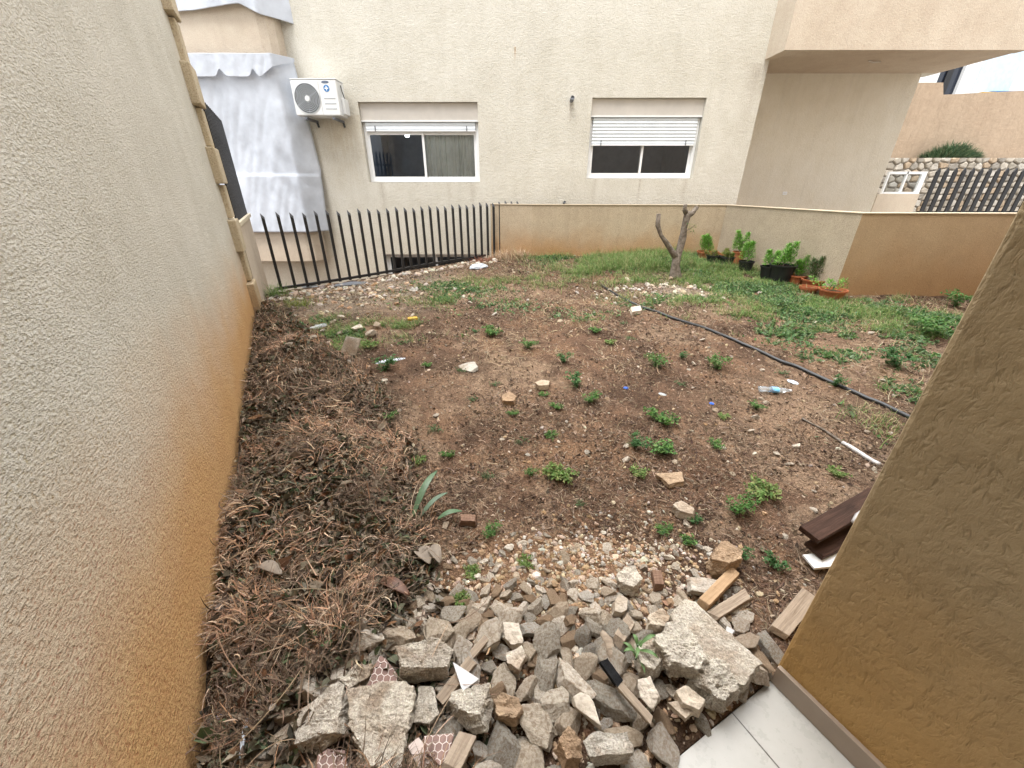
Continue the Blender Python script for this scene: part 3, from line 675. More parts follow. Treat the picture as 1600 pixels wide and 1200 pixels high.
SY = 11.4
ztop = onY(1500, 247, SY).z
def rubble_wall():
    x0, x1, z0, z1 = onY(1380, 250, SY).x-.6, 16.0, .1, ztop
    nx, nz = 420, 110; X, Z = np.meshgrid(np.linspace(x0, x1, nx), np.linspace(z0, z1, nz))
    # jittered running courses of stones -> cell distance
    pts = []
    r_ = random.Random(3); z = z0; row = 0
    while z < z1+.1:
        h_ = r_.uniform(.12, .17); x = x0-r_.random()*.3
        while x < x1:
            w_ = r_.uniform(.13, .29); pts.append((x+w_/2, z+h_/2+r_.uniform(-.03, .03), w_/.3)); x += w_
        z += h_; row += 1
    P = np.array(pts); c = r_.random()
    xx = X.ravel(); zz = Z.ravel(); d1 = np.full(xx.shape, 9.); d2 = np.full(xx.shape, 9.); idx = np.zeros(xx.shape, int)
    for k, (a, b, s) in enumerate(P):
        m = np.abs(xx-a) < .8
        d = np.full(xx.shape, 9.); d[m] = np.sqrt(((xx[m]-a)/1.25)**2+(zz[m]-b)**2)
        cl = d < d1; d2 = np.where(cl, d1, np.minimum(d2, d)); idx = np.where(cl, k, idx); d1 = np.where(cl, d, d1)
    e = np.clip((d2-d1)/.045, 0, 1); Y = SY-.07*smooth01(e)-.03*fbm(xx*9, zz*9, 3)
    pal = np.array([(.42, .38, .32), (.52, .47, .40), (.34, .31, .27), (.46, .36, .26), (.56, .52, .46)])
    col = pal[(idx*7919) % 5]*(.85+.3*fbm(xx*6, zz*6, 3))[:, None]; col = col*smooth01(e*1.4)[:, None]+np.array([.16, .13, .10])*(1-smooth01(e*1.4))[:, None]
    i = (np.arange(nz-1)[:, None]*nx+np.arange(nx-1)[None]).ravel()
    rw = empty('rubble_stone_wall', (x0, SY, 0)); tag(rw, 'grey rubble stone retaining wall behind the black slats at far right', 'wall')
    o = np_mesh('stone_face', np.stack([xx-x0, Y-SY, zz], -1), [np.stack([i, i+1, i+1+nx, i+nx], 1)], M['pebble'], rw, col=col)
    MB().box(0, x1-x0, -.04, .5, .0, ztop-.02).build('wall_core', M['kerb'], rw)
rubble_wall()
TY = 12.0
tw = empty('terracotta_wall', (0, TY, 0)); tag(tw, 'tall terracotta pink plastered wall with a stepped top above the stone wall', 'wall')
b0 = onY(1400, 248, TY); s1 = onY(1474, 148, TY); s0 = onY(1474, 129, TY); rt = onY(1600, 142, TY)
q = MB(); q.add([(b0.x-1.0, 0, ztop-.3), (16, 0, ztop-.3), (16, 0, rt.z+.15), (s1.x, 0, s1.z), (s0.x, 0, s0.z), (b0.x-1.0, 0, s0.z)]+[(b0.x-1.0, .3, ztop-.3), (16, .3, ztop-.3), (16, .3, rt.z+.15), (s1.x, .3, s1.z), (s0.x, .3, s0.z), (b0.x-1.0, .3, s0.z)],
     [(0,1,2,3,4,5), (11,10,9,8,7,6)]+[(i, 6+i, 6+(i+1) % 6, (i+1) % 6) for i in range(6)]); q.build('wall', M['terracotta'], tw)
HY = 17.0
wh = empty('white_house', (0, HY, 0)); tag(wh, 'bright white house with dark window above the terracotta wall, top right', 'building')
h0 = onY(1440, 150, HY); c0, c1 = onY(1455, 150, HY), onY(1512, 100, HY)
m_white = plain('white_render', (.80, .82, .84), .8, .2, .04, 1)
wall_holes(h0.x-2, 30, 1, 11, [(c0.x, c1.x, c0.z-1.2, c1.z+1.0)], .15, 'wall', m_white, wh)
MB().box(c0.x, c1.x, .12, .16, c0.z-1.2, c1.z+1.0).build('window', plain('dark_pane', (.015, .02, .035), .1, .5), wh)
MB().box((c0.x+c1.x)/2-.1, (c0.x+c1.x)/2+.1, .07, .119, c0.z-1.2, c1.z+1.0).build('window_frame', M['black'], wh)
yb = onY(1545, 145, HY-.5); MB().box(yb.x-.2, yb.x+.25, -.5, -.002, yb.z-.6, yb.z+.03).build('yellow_panel', plain('yellow_paint', (.6, .38, .08), .6), wh)
MB().box(yb.x+.251, yb.x+5, -.35, -.003, yb.z-.6, yb.z+.08).build('blue_band', plain('blue_paint', (.06, .22, .45), .6), wh)
MB().box(c1.x+1.2, c1.x+1.24, -.01, -.001, 3, 9).build('panel_joint', M['greybox'], wh)
for x in (c1.x+.5,): MB().box(x, x+1.3, -.03, -.001, 2, 10).build('shade_panel', plain('pale_blue_panel', (.55, .68, .80), .6), wh)

# ================================================================ VEGETATION AND LITTER
def strips(P0, az, ln, wd, arc, col, nseg=4, el=None, curl=None, taper=True):
    """many thin curved blades at once. P0 (n,3), az heading, ln length, wd width, arc lift, el start elevation, curl turn in plan"""
    n = len(P0); el = np.zeros(n) if el is None else el; curl = np.zeros(n) if curl is None else curl
    V = np.zeros((n, nseg+1, 2, 3)); p = P0.copy(); a = az.copy(); e = el.copy()
    for k in range(nseg+1):
        wk = wd*(1-(k/nseg)**2*.85 if taper else np.ones(n)*(.5 if k in (0, nseg) else 1))
        sx, sy = -np.sin(a), np.cos(a)
        V[:, k, 0] = p+np.stack([sx*wk/2, sy*wk/2, np.zeros(n)], 1); V[:, k, 1] = p-np.stack([sx*wk/2, sy*wk/2, -wk*.3], 1)
        st = ln/nseg
        p = p+np.stack([np.cos(a)*np.cos(e)*st, np.sin(a)*np.cos(e)*st, np.sin(e)*st], 1)
        a = a+curl/nseg; e = e+arc/nseg
    b = (np.arange(n)*(nseg+1)*2)[:, None]+(np.arange(nseg)*2)[None]; b = b.ravel()
    Fq = np.stack([b, b+1, b+3, b+2], 1)
    return V.reshape(-1, 3), Fq, np.repeat(col, (nseg+1)*2, 0)
def flakes(P0, size, col, tilt=.7, asp=.5, fold=.25):
    """small curled leaf-like pieces: 6 verts, 2 quads folded on the midrib"""
    n = len(P0); az = rng.uniform(0, 2*pi, n); t1 = rng.normal(0, tilt, n); t2 = rng.normal(0, tilt, n)
    X = np.stack([np.cos(az), np.sin(az), np.sin(t1)], 1); X /= np.linalg.norm(X, axis=1)[:, None]
    Yv = np.stack([-np.sin(az), np.cos(az), np.sin(t2)], 1); Yv -= X*(X*Yv).sum(1)[:, None]; Yv /= np.linalg.norm(Yv, axis=1)[:, None]; Z = np.cross(X, Yv)
    s = size[:, None]; w_ = s*asp; f = s*fold*rng.uniform(-1, 1, n)[:, None]; b = s*.3*rng.uniform(-1, 1, n)[:, None]
    V = np.stack([P0-X*s*.5, P0-X*s*.1+Yv*w_*.5+Z*f, P0-X*s*.1-Yv*w_*.5+Z*f, P0+X*s*.25+Yv*w_*.38+Z*(f+b), P0+X*s*.25-Yv*w_*.38+Z*(f+b), P0+X*s*.5+Z*b*1.6], 1)
    mid = P0+X*s*.1+Z*b*.5; V = np.concatenate([V, mid[:, None]], 1)
    k = (np.arange(n)*7)[:, None]
    T = np.array([[0, 2, 6], [0, 6, 1], [2, 4, 6], [6, 3, 1], [6, 4, 5], [6, 5, 3]])
    return V.reshape(-1, 3), (k[:, :, None]+T[None]).reshape(-1, 3), np.repeat(col, 7, 0)
def join(name, parts, m, smooth=False, parent=None):
    Vs, Fs, Cs, o = [], [], [], 0
    for V, Fc, c in parts: Vs.append(V); Fs.append(Fc+o); Cs.append(c); o += len(V)
    ks = sorted({f.shape[1] for f in Fs})
    return np_mesh(name, np.concatenate(Vs), [np.concatenate([f for f in Fs if f.shape[1] == k]) for k in ks], m, parent, np.concatenate(Cs), smooth)
def palette(n, cols, jit=.25):
    c = np.array(cols)[rng.integers(0, len(cols), n)]; return np.clip(c*rng.uniform(1-jit, 1+jit, (n, 1))*rng.uniform(.94, 1.06, (n, 3)), 0, 1)
def ingarden(x, y, m=.03):
    s = (x-TC[0])*TU[0]+(y-TC[1])*TU[1]; sl = (x-WA[0])*NL[0]+(y-WA[1])*NL[1]
    e = (FB-FA)/np.linalg.norm(FB-FA); sf = (x-FA[0])*-e[1]+(y-FA[1])*e[0]
    ok = (s > m) & (sl > m) & ((sf < -m-.03) | (x > -.42)) & (y < 7.6)
    ok &= ~((x > 3.72+(7.48-y)*.2146-.05) & (y > 5.15-.056*(x-4.22)-.05)) & (y < np.where(x > 4.2, 5.1-.056*(x-4.22), 9))
    return ok & (x < 8)
def scatter(n, pw_=1.0, rmin=.45, rmax=8.5, a0=-62, a1=62):
    """random points over the garden, denser towards the terrace"""
    u = rng.random(n*3); r = (rmin**pw_+u*(rmax**pw_-rmin**pw_))**(1/pw_); t = rng.uniform(R(a0), R(a1), n*3)
    x, y = r*np.sin(t), r*np.cos(t); k = ingarden(x, y); return x[k][:n], y[k][:n]

RUB = [(380, 1230), (440, 1120), (540, 1030), (640, 950), (690, 880), (790, 830), (1000, 850), (1110, 850), (1160, 900), (1170, 1000), (1240, 1040), (1010, 1235)]
RUBW = np.array([tuple(at(px, py))[:2] for px, py in RUB])
def inpoly(x, y, P):
    x = np.asarray(x); y = np.asarray(y); r = np.zeros(x.shape, bool); n = len(P)
    for i in range(n):
        (x1, y1), (x2, y2) = P[i], P[(i+1) % n]
        r ^= ((y1 > y) != (y2 > y)) & (x < (x2-x1)*(y-y1)/(y2-y1+1e-12)+x1)
    return r
# --- dry brush heap along the left wall
def brush():
    x, y = scatter(330000, .9, .5, 6.6, -62, 15); pm = pile_mask(x, y); k = rng.random(len(x)) < pm**1.5*np.where(inpoly(x, y, RUBW), .12, 1)
    x, y, pm = x[k], y[k], pm[k]; n = len(x); print('brush', n)
    rr = np.hypot(x, y); z0 = G(x, y)
    k2 = rng.random(len(x)) < smooth01((pm+.55*(fbm(x*6, y*6, 3)-.5)-.12)/.35); x, y, pm, rr, z0 = x[k2], y[k2], pm[k2], rr[k2], z0[k2]; n = len(x)
    patch = fbm(x*2.6+5, y*2.6+1, 3)            # straw patches / leafy patches
    straw = rng.random(n) < smooth01((patch-.44)/.14)*.55+.20
    i = np.where(straw)[0][:52000]; m = len(i)
    z = z0[i]+rng.random(m)**1.3*.085*pm[i]
    bright = smooth01((fbm(x[i]*3.1+50, y[i]*3.1, 3)-.44)/.10)
    c1 = palette(m, [(.46, .285, .18), (.37, .22, .135), (.28, .175, .115), (.56, .42, .30)]); c2 = palette(m, [(.14, .095, .066), (.19, .135, .095), (.085, .058, .04), (.24, .18, .13)])
    col = np.where((rng.random(m) < .12+.60*bright)[:, None], c1, c2)
    clump = fbm(x[i]*3.3, y[i]*3.3+20, 2)*14
    A = strips(np.stack([x[i], y[i], z], 1), clump+rng.normal(0, .8, m), rng.gamma(3, .019, m)*np.clip(.8+rr[i]*.08, .8, 1.3)+.018, (.0012+.0042*rng.random(m)**1.8)*np.clip(.7+rr[i]*.25, .85, 1.7), rng.normal(-.9, .9, m), col, 4, rng.normal(.28, .38, m), rng.normal(0, 1.0, m))
    j = np.where(~straw)[0][:52000]; m = len(j); z = z0[j]+rng.random(m)**1.2*.07*pm[j]
    B = flakes(np.stack([x[j], y[j], z], 1), rng.gamma(4, .0065, m)+.008, palette(m, [(.10, .078, .055), (.15, .12, .085), (.06, .05, .038), (.20, .165, .12), (.16, .09, .05), (.28, .235, .18), (.12, .12, .085), (.09, .11, .06)], .35), .6, .5, .5)
    o = join('dry_brush', [A], M['straw']); tag(o, 'tangled heap of dry brown straw and stems along the left wall', 'dry brush', kind='stuff')
    o = join('dead_leaves', [B], M['litter']); tag(o, 'dark grey-brown dead leaves matted among the dry straw', 'leaves', kind='stuff')
    # long pale stems looping over the heap
    m = 170; q = rng.choice(n, m, replace=False); z = z0[q]+.04+rng.random(m)*.05
    A = strips(np.stack([x[q], y[q], z], 1), rng.uniform(0, 2*pi, m), rng.uniform(.12, .30, m), rng.uniform(.0015, .0030, m), rng.uniform(-1.2, -.4, m), palette(m, [(.30, .21, .14), (.22, .15, .10), (.38, .29, .20)]), 9, rng.uniform(.1, .5, m), rng.normal(0, .9, m), False)
    A2 = strips(np.stack([x[q], y[q], z+.001], 1), A[0].reshape(m, -1, 2, 3)[:, 0, 0, 0]*0+rng.uniform(0, 2*pi, m), rng.uniform(.08, .2, m), rng.uniform(.003, .006, m), rng.uniform(-1.8, -.6, m), palette(m, [(.16, .11, .075), (.10, .07, .05)]), 8, rng.uniform(.2, .7, m), rng.normal(0, 1.6, m), False)
    o = join('dry_stems', [A, A2], M['straw']); tag(o, 'long thin dry stems looping over the brown heap', 'stems', kind='stuff')
brush()

# --- litter on the bare soil
def litter():
    x, y = scatter(140000, 1.15, .8, 8.2); pm = pile_mask(x, y); dens = .30+.9*smooth01((fbm(x*1.9, y*1.9+7, 3)-.40)/.2)
    rub = inpoly(x, y, RUBW)
    k = (rng.random(len(x)) < dens) & (pm < .6) & ~rub; x, y = x[k], y[k]; n = len(x); print('litter', n)
    z = G(x, y)+.003; rr = np.hypot(x, y); h = int(n*.68)
    col = palette(n, [(.085, .056, .04), (.12, .08, .056), (.16, .11, .075), (.21, .155, .11), (.06, .042, .032), (.29, .22, .16)], .3)
    A = strips(np.stack([x, y, z], 1)[:h], rng.uniform(0, 2*pi, h), rng.gamma(3, .011, h)*(1+rr[:h]*.06)+.012, rng.uniform(.0014, .0038, h)*(1+rr[:h]*.13), rng.normal(-.3, .7, h), col[:h], 3, rng.normal(.15, .25, h), rng.normal(0, .8, h))
    B = flakes(np.stack([x, y, z+.003], 1)[h:], (rng.gamma(4, .0028, n-h)+.003)*(1+rr[h:]*.08), col[h:], .4, .55, .3)
    o = join('dry_litter', [A, B], M['litter']); tag(o, 'fine dry twigs and leaf crumbs strewn over the bare soil', 'litter', kind='stuff')
litter()

# --- stones
def ico(sub):
    t = (1+5**.5)/2
    V = [(-1,t,0),(1,t,0),(-1,-t,0),(1,-t,0),(0,-1,t),(0,1,t),(0,-1,-t),(0,1,-t),(t,0,-1),(t,0,1),(-t,0,-1),(-t,0,1)]
    Fc = [(0,11,5),(0,5,1),(0,1,7),(0,7,10),(0,10,11),(1,5,9),(5,11,4),(11,10,2),(10,7,6),(7,1,8),(3,9,4),(3,4,2),(3,2,6),(3,6,8),(3,8,9),(4,9,5),(2,4,11),(6,2,10),(8,6,7),(9,8,1)]
    V = [np.array(v)/np.linalg.norm(v) for v in V]
    for _ in range(sub):
        c = {}; nf = []
        def m(a, b):
            k = (min(a, b), max(a, b))
            if k not in c: v = V[a]+V[b]; V.append(v/np.linalg.norm(v)); c[k] = len(V)-1
            return c[k]
        for a, b, d in Fc: ab_, bd_, da = m(a, b), m(b, d), m(d, a); nf += [(a, ab_, da), (b, bd_, ab_), (d, da, bd_), (ab_, bd_, da)]
        Fc = nf
    return np.array(V), np.array(Fc)
ICO = {k: ico(k) for k in (0, 1, 2, 3, 4, 5)}
def n3(P, s, seed):
    a = fbm(P[:, 0]*s+seed*3.1, P[:, 1]*s+P[:, 2]*s*.7+seed, 4, .6); b = fbm(P[:, 1]*s+seed*1.7+50, P[:, 2]*s+seed-P[:, 0]*s*.3, 4, .6)
    return (a+b)/2-.5
def rock(sub, sx, sy, sz, seed, npl=11, rough=.05, round_=.0):
    """angular stone: radial surface of a random convex body cut by planes"""
    r_ = np.random.default_rng(seed); D, Fc = ICO[sub]
    nr = r_.normal(size=(npl, 3)); nr /= np.linalg.norm(nr, axis=1)[:, None]; d = r_.uniform(.55, 1.0, npl)
    nr = np.concatenate([nr, np.eye(3), -np.eye(3)])+r_.normal(0, .12, (len(nr)+6, 3)); nr /= np.linalg.norm(nr, axis=1)[:, None]; d = np.concatenate([d, r_.uniform(.8, 1.15, 6)])
    q = D@nr.T; t = np.where(q > 1e-3, d/np.maximum(q, 1e-3), 9).min(1)
    t = t*(1-round_)+round_*.85; V = D*t[:, None]
    V = V*(1+rough*2*n3(V, 3.1, seed)[:, None]+rough*n3(V, 9, seed+5)[:, None])
    return V*np.array([sx, sy, sz]), Fc
def place(name, V, Fc, m, loc, rot=(0, 0, 0), smooth=False):
    o = np_mesh(name, V, [Fc], m, smooth=smooth); o.location = loc; o.rotation_euler = rot; return o
def slab(name, m, px, lab, cat, thick=.05, lift=.03, tilt=(0, 0), rough=.012, sub=4, group=None, seed=0, flat=False, sm=False):
    """flat broken piece whose top outline follows px corners laid on the ground at its real place"""
    P = [at(a, b, lift+thick*.5) for a, b in px]; c = sum(P, Vector())/len(P)
    c = Vector((c.x, c.y, gz(c.x, c.y)+lift+thick*.5)); Q = np.array([(p.x-c.x, p.y-c.y) for p in P]); n = len(Q)
    ar = sum(Q[i][0]*Q[(i+1) % n][1]-Q[(i+1) % n][0]*Q[i][1] for i in range(n))
    if ar < 0: Q = Q[::-1]
    r_ = np.random.default_rng(seed+77); nr, dd = [], []
    for i in range(n):
        e = Q[(i+1) % n]-Q[i]
        if np.linalg.norm(e) < 1e-4: continue
        nn = np.array([e[1], -e[0]])/np.linalg.norm(e); nn3 = np.array([nn[0], nn[1], r_.uniform(-.25, .25) if not flat else 0]); l = np.linalg.norm(nn3)
        nr.append(nn3/l); dd.append(max(nn@Q[i], .004)/l)
    nr += [np.array([r_.normal(0, .05), r_.normal(0, .05), 1]), np.array([0, 0, -1.])]; dd += [thick/2, thick/2]; nr = np.array(nr); dd = np.array(dd)
    D, Fc = ICO[sub]; sx, sy = np.abs(Q).max(0); D2 = D*np.array([sx, sy, thick*.75]); D2 /= np.linalg.norm(D2, axis=1)[:, None]
    q = D2@nr.T; t = np.where(q > 1e-4, dd/np.maximum(q, 1e-4), 9).min(1); V = D2*t[:, None]
    V = V+D2*(rough*(0 if flat else 1)*(3.2*n3(V, 16, seed)+1.8*n3(V, 55, seed+3)+.9*n3(V, 130, seed+4))[:, None])
    V[:, 2] += rough*(2.0*n3(V*np.array([1, 1, 0]), 18, seed+9)+1.3*n3(V*np.array([1, 1, 0]), 70, seed+2))
    o = place(name, V, Fc, m, c, (R(tilt[0]), R(tilt[1]), 0), sm); tag(o, lab, cat, group); return o
cm, lm_, pm_, bm_ = M['concrete'], M['lime'], M['pale'], M['brownst']
slab('concrete_slab', cm, [(543,1087),(633,1067),(655,1083),(643,1137),(633,1197),(577,1200),(553,1170),(545,1133)], 'largest flat broken concrete slab at the bottom left of the rubble, rough speckled top', 'concrete slab', .06, .05, (-3, 3), .014, 5, seed=1)
slab('concrete_slab', cm, [(468,1107),(530,1070),(543,1090),(540,1153),(517,1163),(467,1167)], 'broken concrete slab leaning against the left side of the largest slab', 'concrete slab', .055, .045, (2, -7), .013, 5, seed=2)
slab('concrete_slab', cm, [(620,1020),(670,1007),(705,1023),(697,1050),(627,1055)], 'thick pale concrete piece right above the largest slab, beside the hexagon tile shard', 'concrete slab', .075, .04, (4, 2), .012, 5, seed=3)
slab('concrete_chunk', cm, [(533,1063),(563,1038),(583,1040),(577,1067),(547,1083)], 'grey concrete chunk half under dry brush, left of the hexagon tile shard', 'concrete', .05, .02, (6, 8), .012, 4, seed=4)
slab('concrete_chunk', cm, [(702,1107),(710,1080),(763,1073),(770,1093),(753,1133),(733,1128)], 'cracked speckled concrete chunk to the right of the largest slab', 'concrete', .06, .05, (-4, -5), .013, 5, seed=5)
slab('concrete_chunk', cm, [(647,1130),(660,1077),(677,1077),(687,1120),(673,1133)], 'narrow wedge of bluish grey concrete against the right side of the largest slab', 'concrete', .05, .03, (8, -6), .008, 4, seed=6)
slab('rubble_stone', bm_, [(769,1102),(786,1085),(810,1092),(819,1113),(807,1130),(776,1125)], 'brownish rough stone next to the cracked speckled chunk', 'stone', .05, .03, (3, 6), .010, 4, seed=7)
slab('rubble_stone', pm_, [(784,975),(810,975),(817,1006),(800,1010),(786,995)], 'upper of two chalky white stones below the gravel', 'stone', .04, .03, (0, 8), .007, 4, seed=8)
slab('rubble_stone', pm_, [(791,1023),(817,1013),(824,1027),(810,1051),(793,1040)], 'lower of two chalky white stones, left of the brown gravel', 'stone', .045, .03, (5, -8), .008, 4, seed=9)
slab('concrete_slab', cm, [(1047,965),(1068,944),(1082,948),(1188,1044),(1160,1078),(1088,1054)], 'long grey cement slab running towards the corner of the ochre wall', 'concrete slab', .05, .045, (2, -3), .007, 5, seed=10)
slab('concrete_chunk', cm, [(1018,1003),(1047,975),(1078,988),(1103,1041),(1088,1058),(1045,1048)], 'big rough concrete block overlapping the left edge of the long cement slab', 'concrete', .09, .05, (-6, 4), .018, 5, seed=11)
slab('concrete_chunk', cm, [(1081,1061),(1106,1041),(1133,1044),(1159,1082),(1133,1102),(1106,1096)], 'pitted tan concrete block at the lower end of the long cement slab', 'concrete', .08, .04, (5, 5), .018, 5, seed=12)
slab('concrete_chunk', cm, [(990,1013),(1009,999),(1030,1006),(1039,1034),(1020,1058),(999,1047)], 'rounded pebbly concrete block behind the small green sprout', 'concrete', .07, .03, (3, 3), .014, 4, seed=13)
slab('flat_stone', pm_, [(894,1092),(907,1083),(925,1088),(930,1103),(943,1122),(941,1137),(918,1122),(898,1106)], 'smooth beige shoe-sole shaped stone beside the charred stick', 'stone', .022, .075, (8, 6), .002, 4, seed=14, sm=True)
slab('concrete_chunk', cm, [(913,1164),(923,1154),(978,1151),(985,1185),(923,1192)], 'grey brick-shaped concrete block at the bottom edge beside the terrace', 'concrete', .07, .05, (3, -4), .009, 5, seed=15)
slab('rubble_stone', bm_, [(868,1168),(886,1144),(903,1164),(910,1195),(882,1199)], 'rusty brown pointed stone at the bottom of the rubble', 'stone', .07, .04, (6, 10), .010, 4, seed=16)
slab('rubble_stone', pm_, [(996,1068),(1016,1061),(1030,1092),(1020,1113),(999,1089)], 'pale upright leaf-shaped stone right of the charred stick', 'stone', .04, .06, (18, -10), .006, 4, seed=17)
slab('rubble_stone', lm_, [(1051,1085),(1068,1075),(1102,1099),(1092,1116),(1064,1106)], 'clean cream block near the terrace edge below the pitted tan block', 'stone', .045, .055, (4, 5), .005, 4, seed=18)
slab('rubble_stone', lm_, [(1042,1099),(1058,1096),(1082,1116),(1071,1127)], 'smooth grey flat stone touching the clean cream block', 'stone', .03, .05, (8, -4), .004, 4, seed=19)
slab('boulder', M['brownst'], [(1106,876),(1118,858),(1140,855),(1157,868),(1152,884),(1130,892),(1112,888)], 'large rounded tan boulder at the upper right of the rubble', 'boulder', .10, .01, (0, 5), .012, 5, seed=20)
slab('rubble_stone', cm, [(962,905),(975,892),(990,893),(1000,915),(990,925),(968,918)], 'dark grey angular rock on the gravel', 'stone', .06, .015, (6, 0), .010, 4, seed=21)
slab('rubble_stone', pm_, [(957,945),(965,935),(978,940),(978,958),(970,963),(958,960)], 'pale upright stone in the middle of the gravel', 'stone', .05, .02, (10, 5), .004, 4, seed=22)
V, Fc = rock(4, .075, .03, .10, 23, 6, .08); p = at(549, 553); o = place('rubble_stone', V, Fc, lm_, (p.x, p.y, gz(p.x, p.y)+.07), (R(-28), R(24), R(10))); tag(o, 'whitish flat stone leaning in the green weeds at upper left', 'stone')
slab('rubble_stone', lm_, [(836,600),(846,594),(859,597),(857,606),(842,608)], 'cream flat stone lying alone in the middle of the soil', 'stone', .035, .01, (0, 0), .004, 4, seed=24)
slab('rubble_stone', bm_, [(783,622),(796,614),(808,622),(803,631),(786,631)], 'tan stone left of centre, below the cream flat stone', 'stone', .04, .005, (0, 0), .008, 4, seed=25)
slab('rubble_stone', pm_, [(985,482),(1000,479),(1002,486),(987,489)], 'bright white block lying next to the black hose', 'stone', .05, .01, (0, 0), .003, 4, seed=26)
slab('rubble_stone', bm_, [(1024,744),(1065,741),(1068,757),(1045,762)], 'flat brown stone among the litter right of centre', 'stone', .03, .0, (0, 0), .008, 4, seed=27)
slab('rubble_stone', lm_, [(1050,795),(1062,787),(1085,800),(1083,811),(1060,805)], 'smooth oblong tan stone above the rubble', 'stone', .05, .005, (0, 0), .006, 4, seed=28)
slab('rubble_stone', lm_, [(1100,905),(1135,912),(1122,935),(1078,925),(1075,905)], 'flat reddish brown stone beside the tan wood beam', 'stone', .03, .02, (0, 4), .006, 4, seed=29)
slab('rubble_stone', lm_, [(1010,965),(1030,955),(1047,968),(1035,983),(1012,980)], 'jagged cream stone right above the big rough concrete block', 'stone', .05, .02, (0, 4), .009, 4, seed=30)

# rubble chunks of every size over the heap
KIND = [('lime', 'cream'), ('concrete', 'grey'), ('pale', 'white'), ('brownst', 'brown')]
protos = {}
for mk in ('lime', 'lime2', 'concrete', 'pale', 'brownst'):
    for k in range(7):
        V, Fc = rock(4, 1, random.uniform(.55, .9), random.uniform(.32, .62), len(mk)*31+k*13, 9, .10)
        protos[mk, k] = np_mesh('rubble_stone', V, [Fc], M[mk.replace('2', '')], link=False)
taken = [(o.location.x, o.location.y, max(o.dimensions.x, o.dimensions.y)*.36) for o in C.objects if o.get('category') in ('concrete slab', 'concrete', 'stone', 'boulder')]
LABS = {'lime': 'cream limestone rubble chunk lying loose in the heap beside the terrace', 'concrete': 'small grey concrete lump lying loose in the rubble heap', 'pale': 'small chalky white stone lying loose in the rubble heap', 'brownst': 'small brown stone lying loose in the rubble heap'}
def mkstone(mk, x, y, s, grp, lab, sink=.25):
    o = bpy.data.objects.new('rubble_stone', protos[mk, random.randrange(7)]); C.objects.link(o)
    o.scale = (s, s, s); o.rotation_euler = (random.uniform(-.5, .5), random.uniform(-.5, .5), random.uniform(0, 6.28))
    o.location = (x, y, gz(x, y)+s*(.55-sink)); tag(o, lab, 'stone', grp); return o
PEND = []
lx, hx = RUBW.min(0), RUBW.max(0)
cnt = 0
for smin, smax, want, ylim in ((.042, .062, 30, .93), (.030, .044, 56, 1.02), (.021, .031, 90, 1.14), (.012, .022, 85, 1.5)):
    got = 0
    for _ in range(6000):
        if got >= want: break
        x, y = random.uniform(lx[0], hx[0]), random.uniform(lx[1], min(hx[1], ylim-.12*abs(x)))
        if not inpoly(np.array([x]), np.array([y]), RUBW)[0] or not ingarden(np.array([x]), np.array([y]), smin*.8)[0]: continue
        s = random.uniform(smin, smax)
        if any((x-a)**2+(y-b)**2 < (r+s*.72)**2 for a, b, r in taken): continue
        mk = random.choices(['lime', 'concrete', 'pale', 'brownst'], [5, 3, 2, 1.2])[0]
        PEND.append((mkstone(mk, x, y, s*1.2, 'loose stones of the rubble heap', 'x', .12+.38*float(smooth01((y+.1*abs(x)-.95)/.3))), mk, x, y, s, 'r')); taken.append((x, y, s*.72)); got += 1; cnt += 1
print('rubble', cnt)
for i_, (px_, py_) in enumerate(((505, 520), (520, 508), (530, 525), (515, 540), (560, 520), (578, 528), (492, 530), (535, 500), (590, 512), (548, 570), (470, 590), (455, 545))):
    p = at(px_, py_); mk = ('concrete', 'pale', 'lime')[i_ % 3]; s_ = random.uniform(.028, .055); PEND.append((mkstone(mk, p.x, p.y, s_, 'rubble bits in the weeds at upper left', 'x', -.3), mk, p.x, p.y, s_, 's'))
cnt = 0
while cnt < 60:
    px, py = random.uniform(560, 1400), random.uniform(470, 860); p = at(px, py)
    if not ingarden(np.array([p.x]), np.array([p.y]), .1)[0] or pile_mask(np.array([p.x]), np.array([p.y]))[0] > .3: continue
    mk = random.choices(['lime', 'pale', 'brownst'], [4, 3, 2])[0]
    s = random.uniform(.012, .026)*(.7+p.y*.16); PEND.append((mkstone(mk, p.x, p.y, s, 'small stones scattered on the bare soil', 'x'), mk, p.x, p.y, s, 's')); cnt += 1
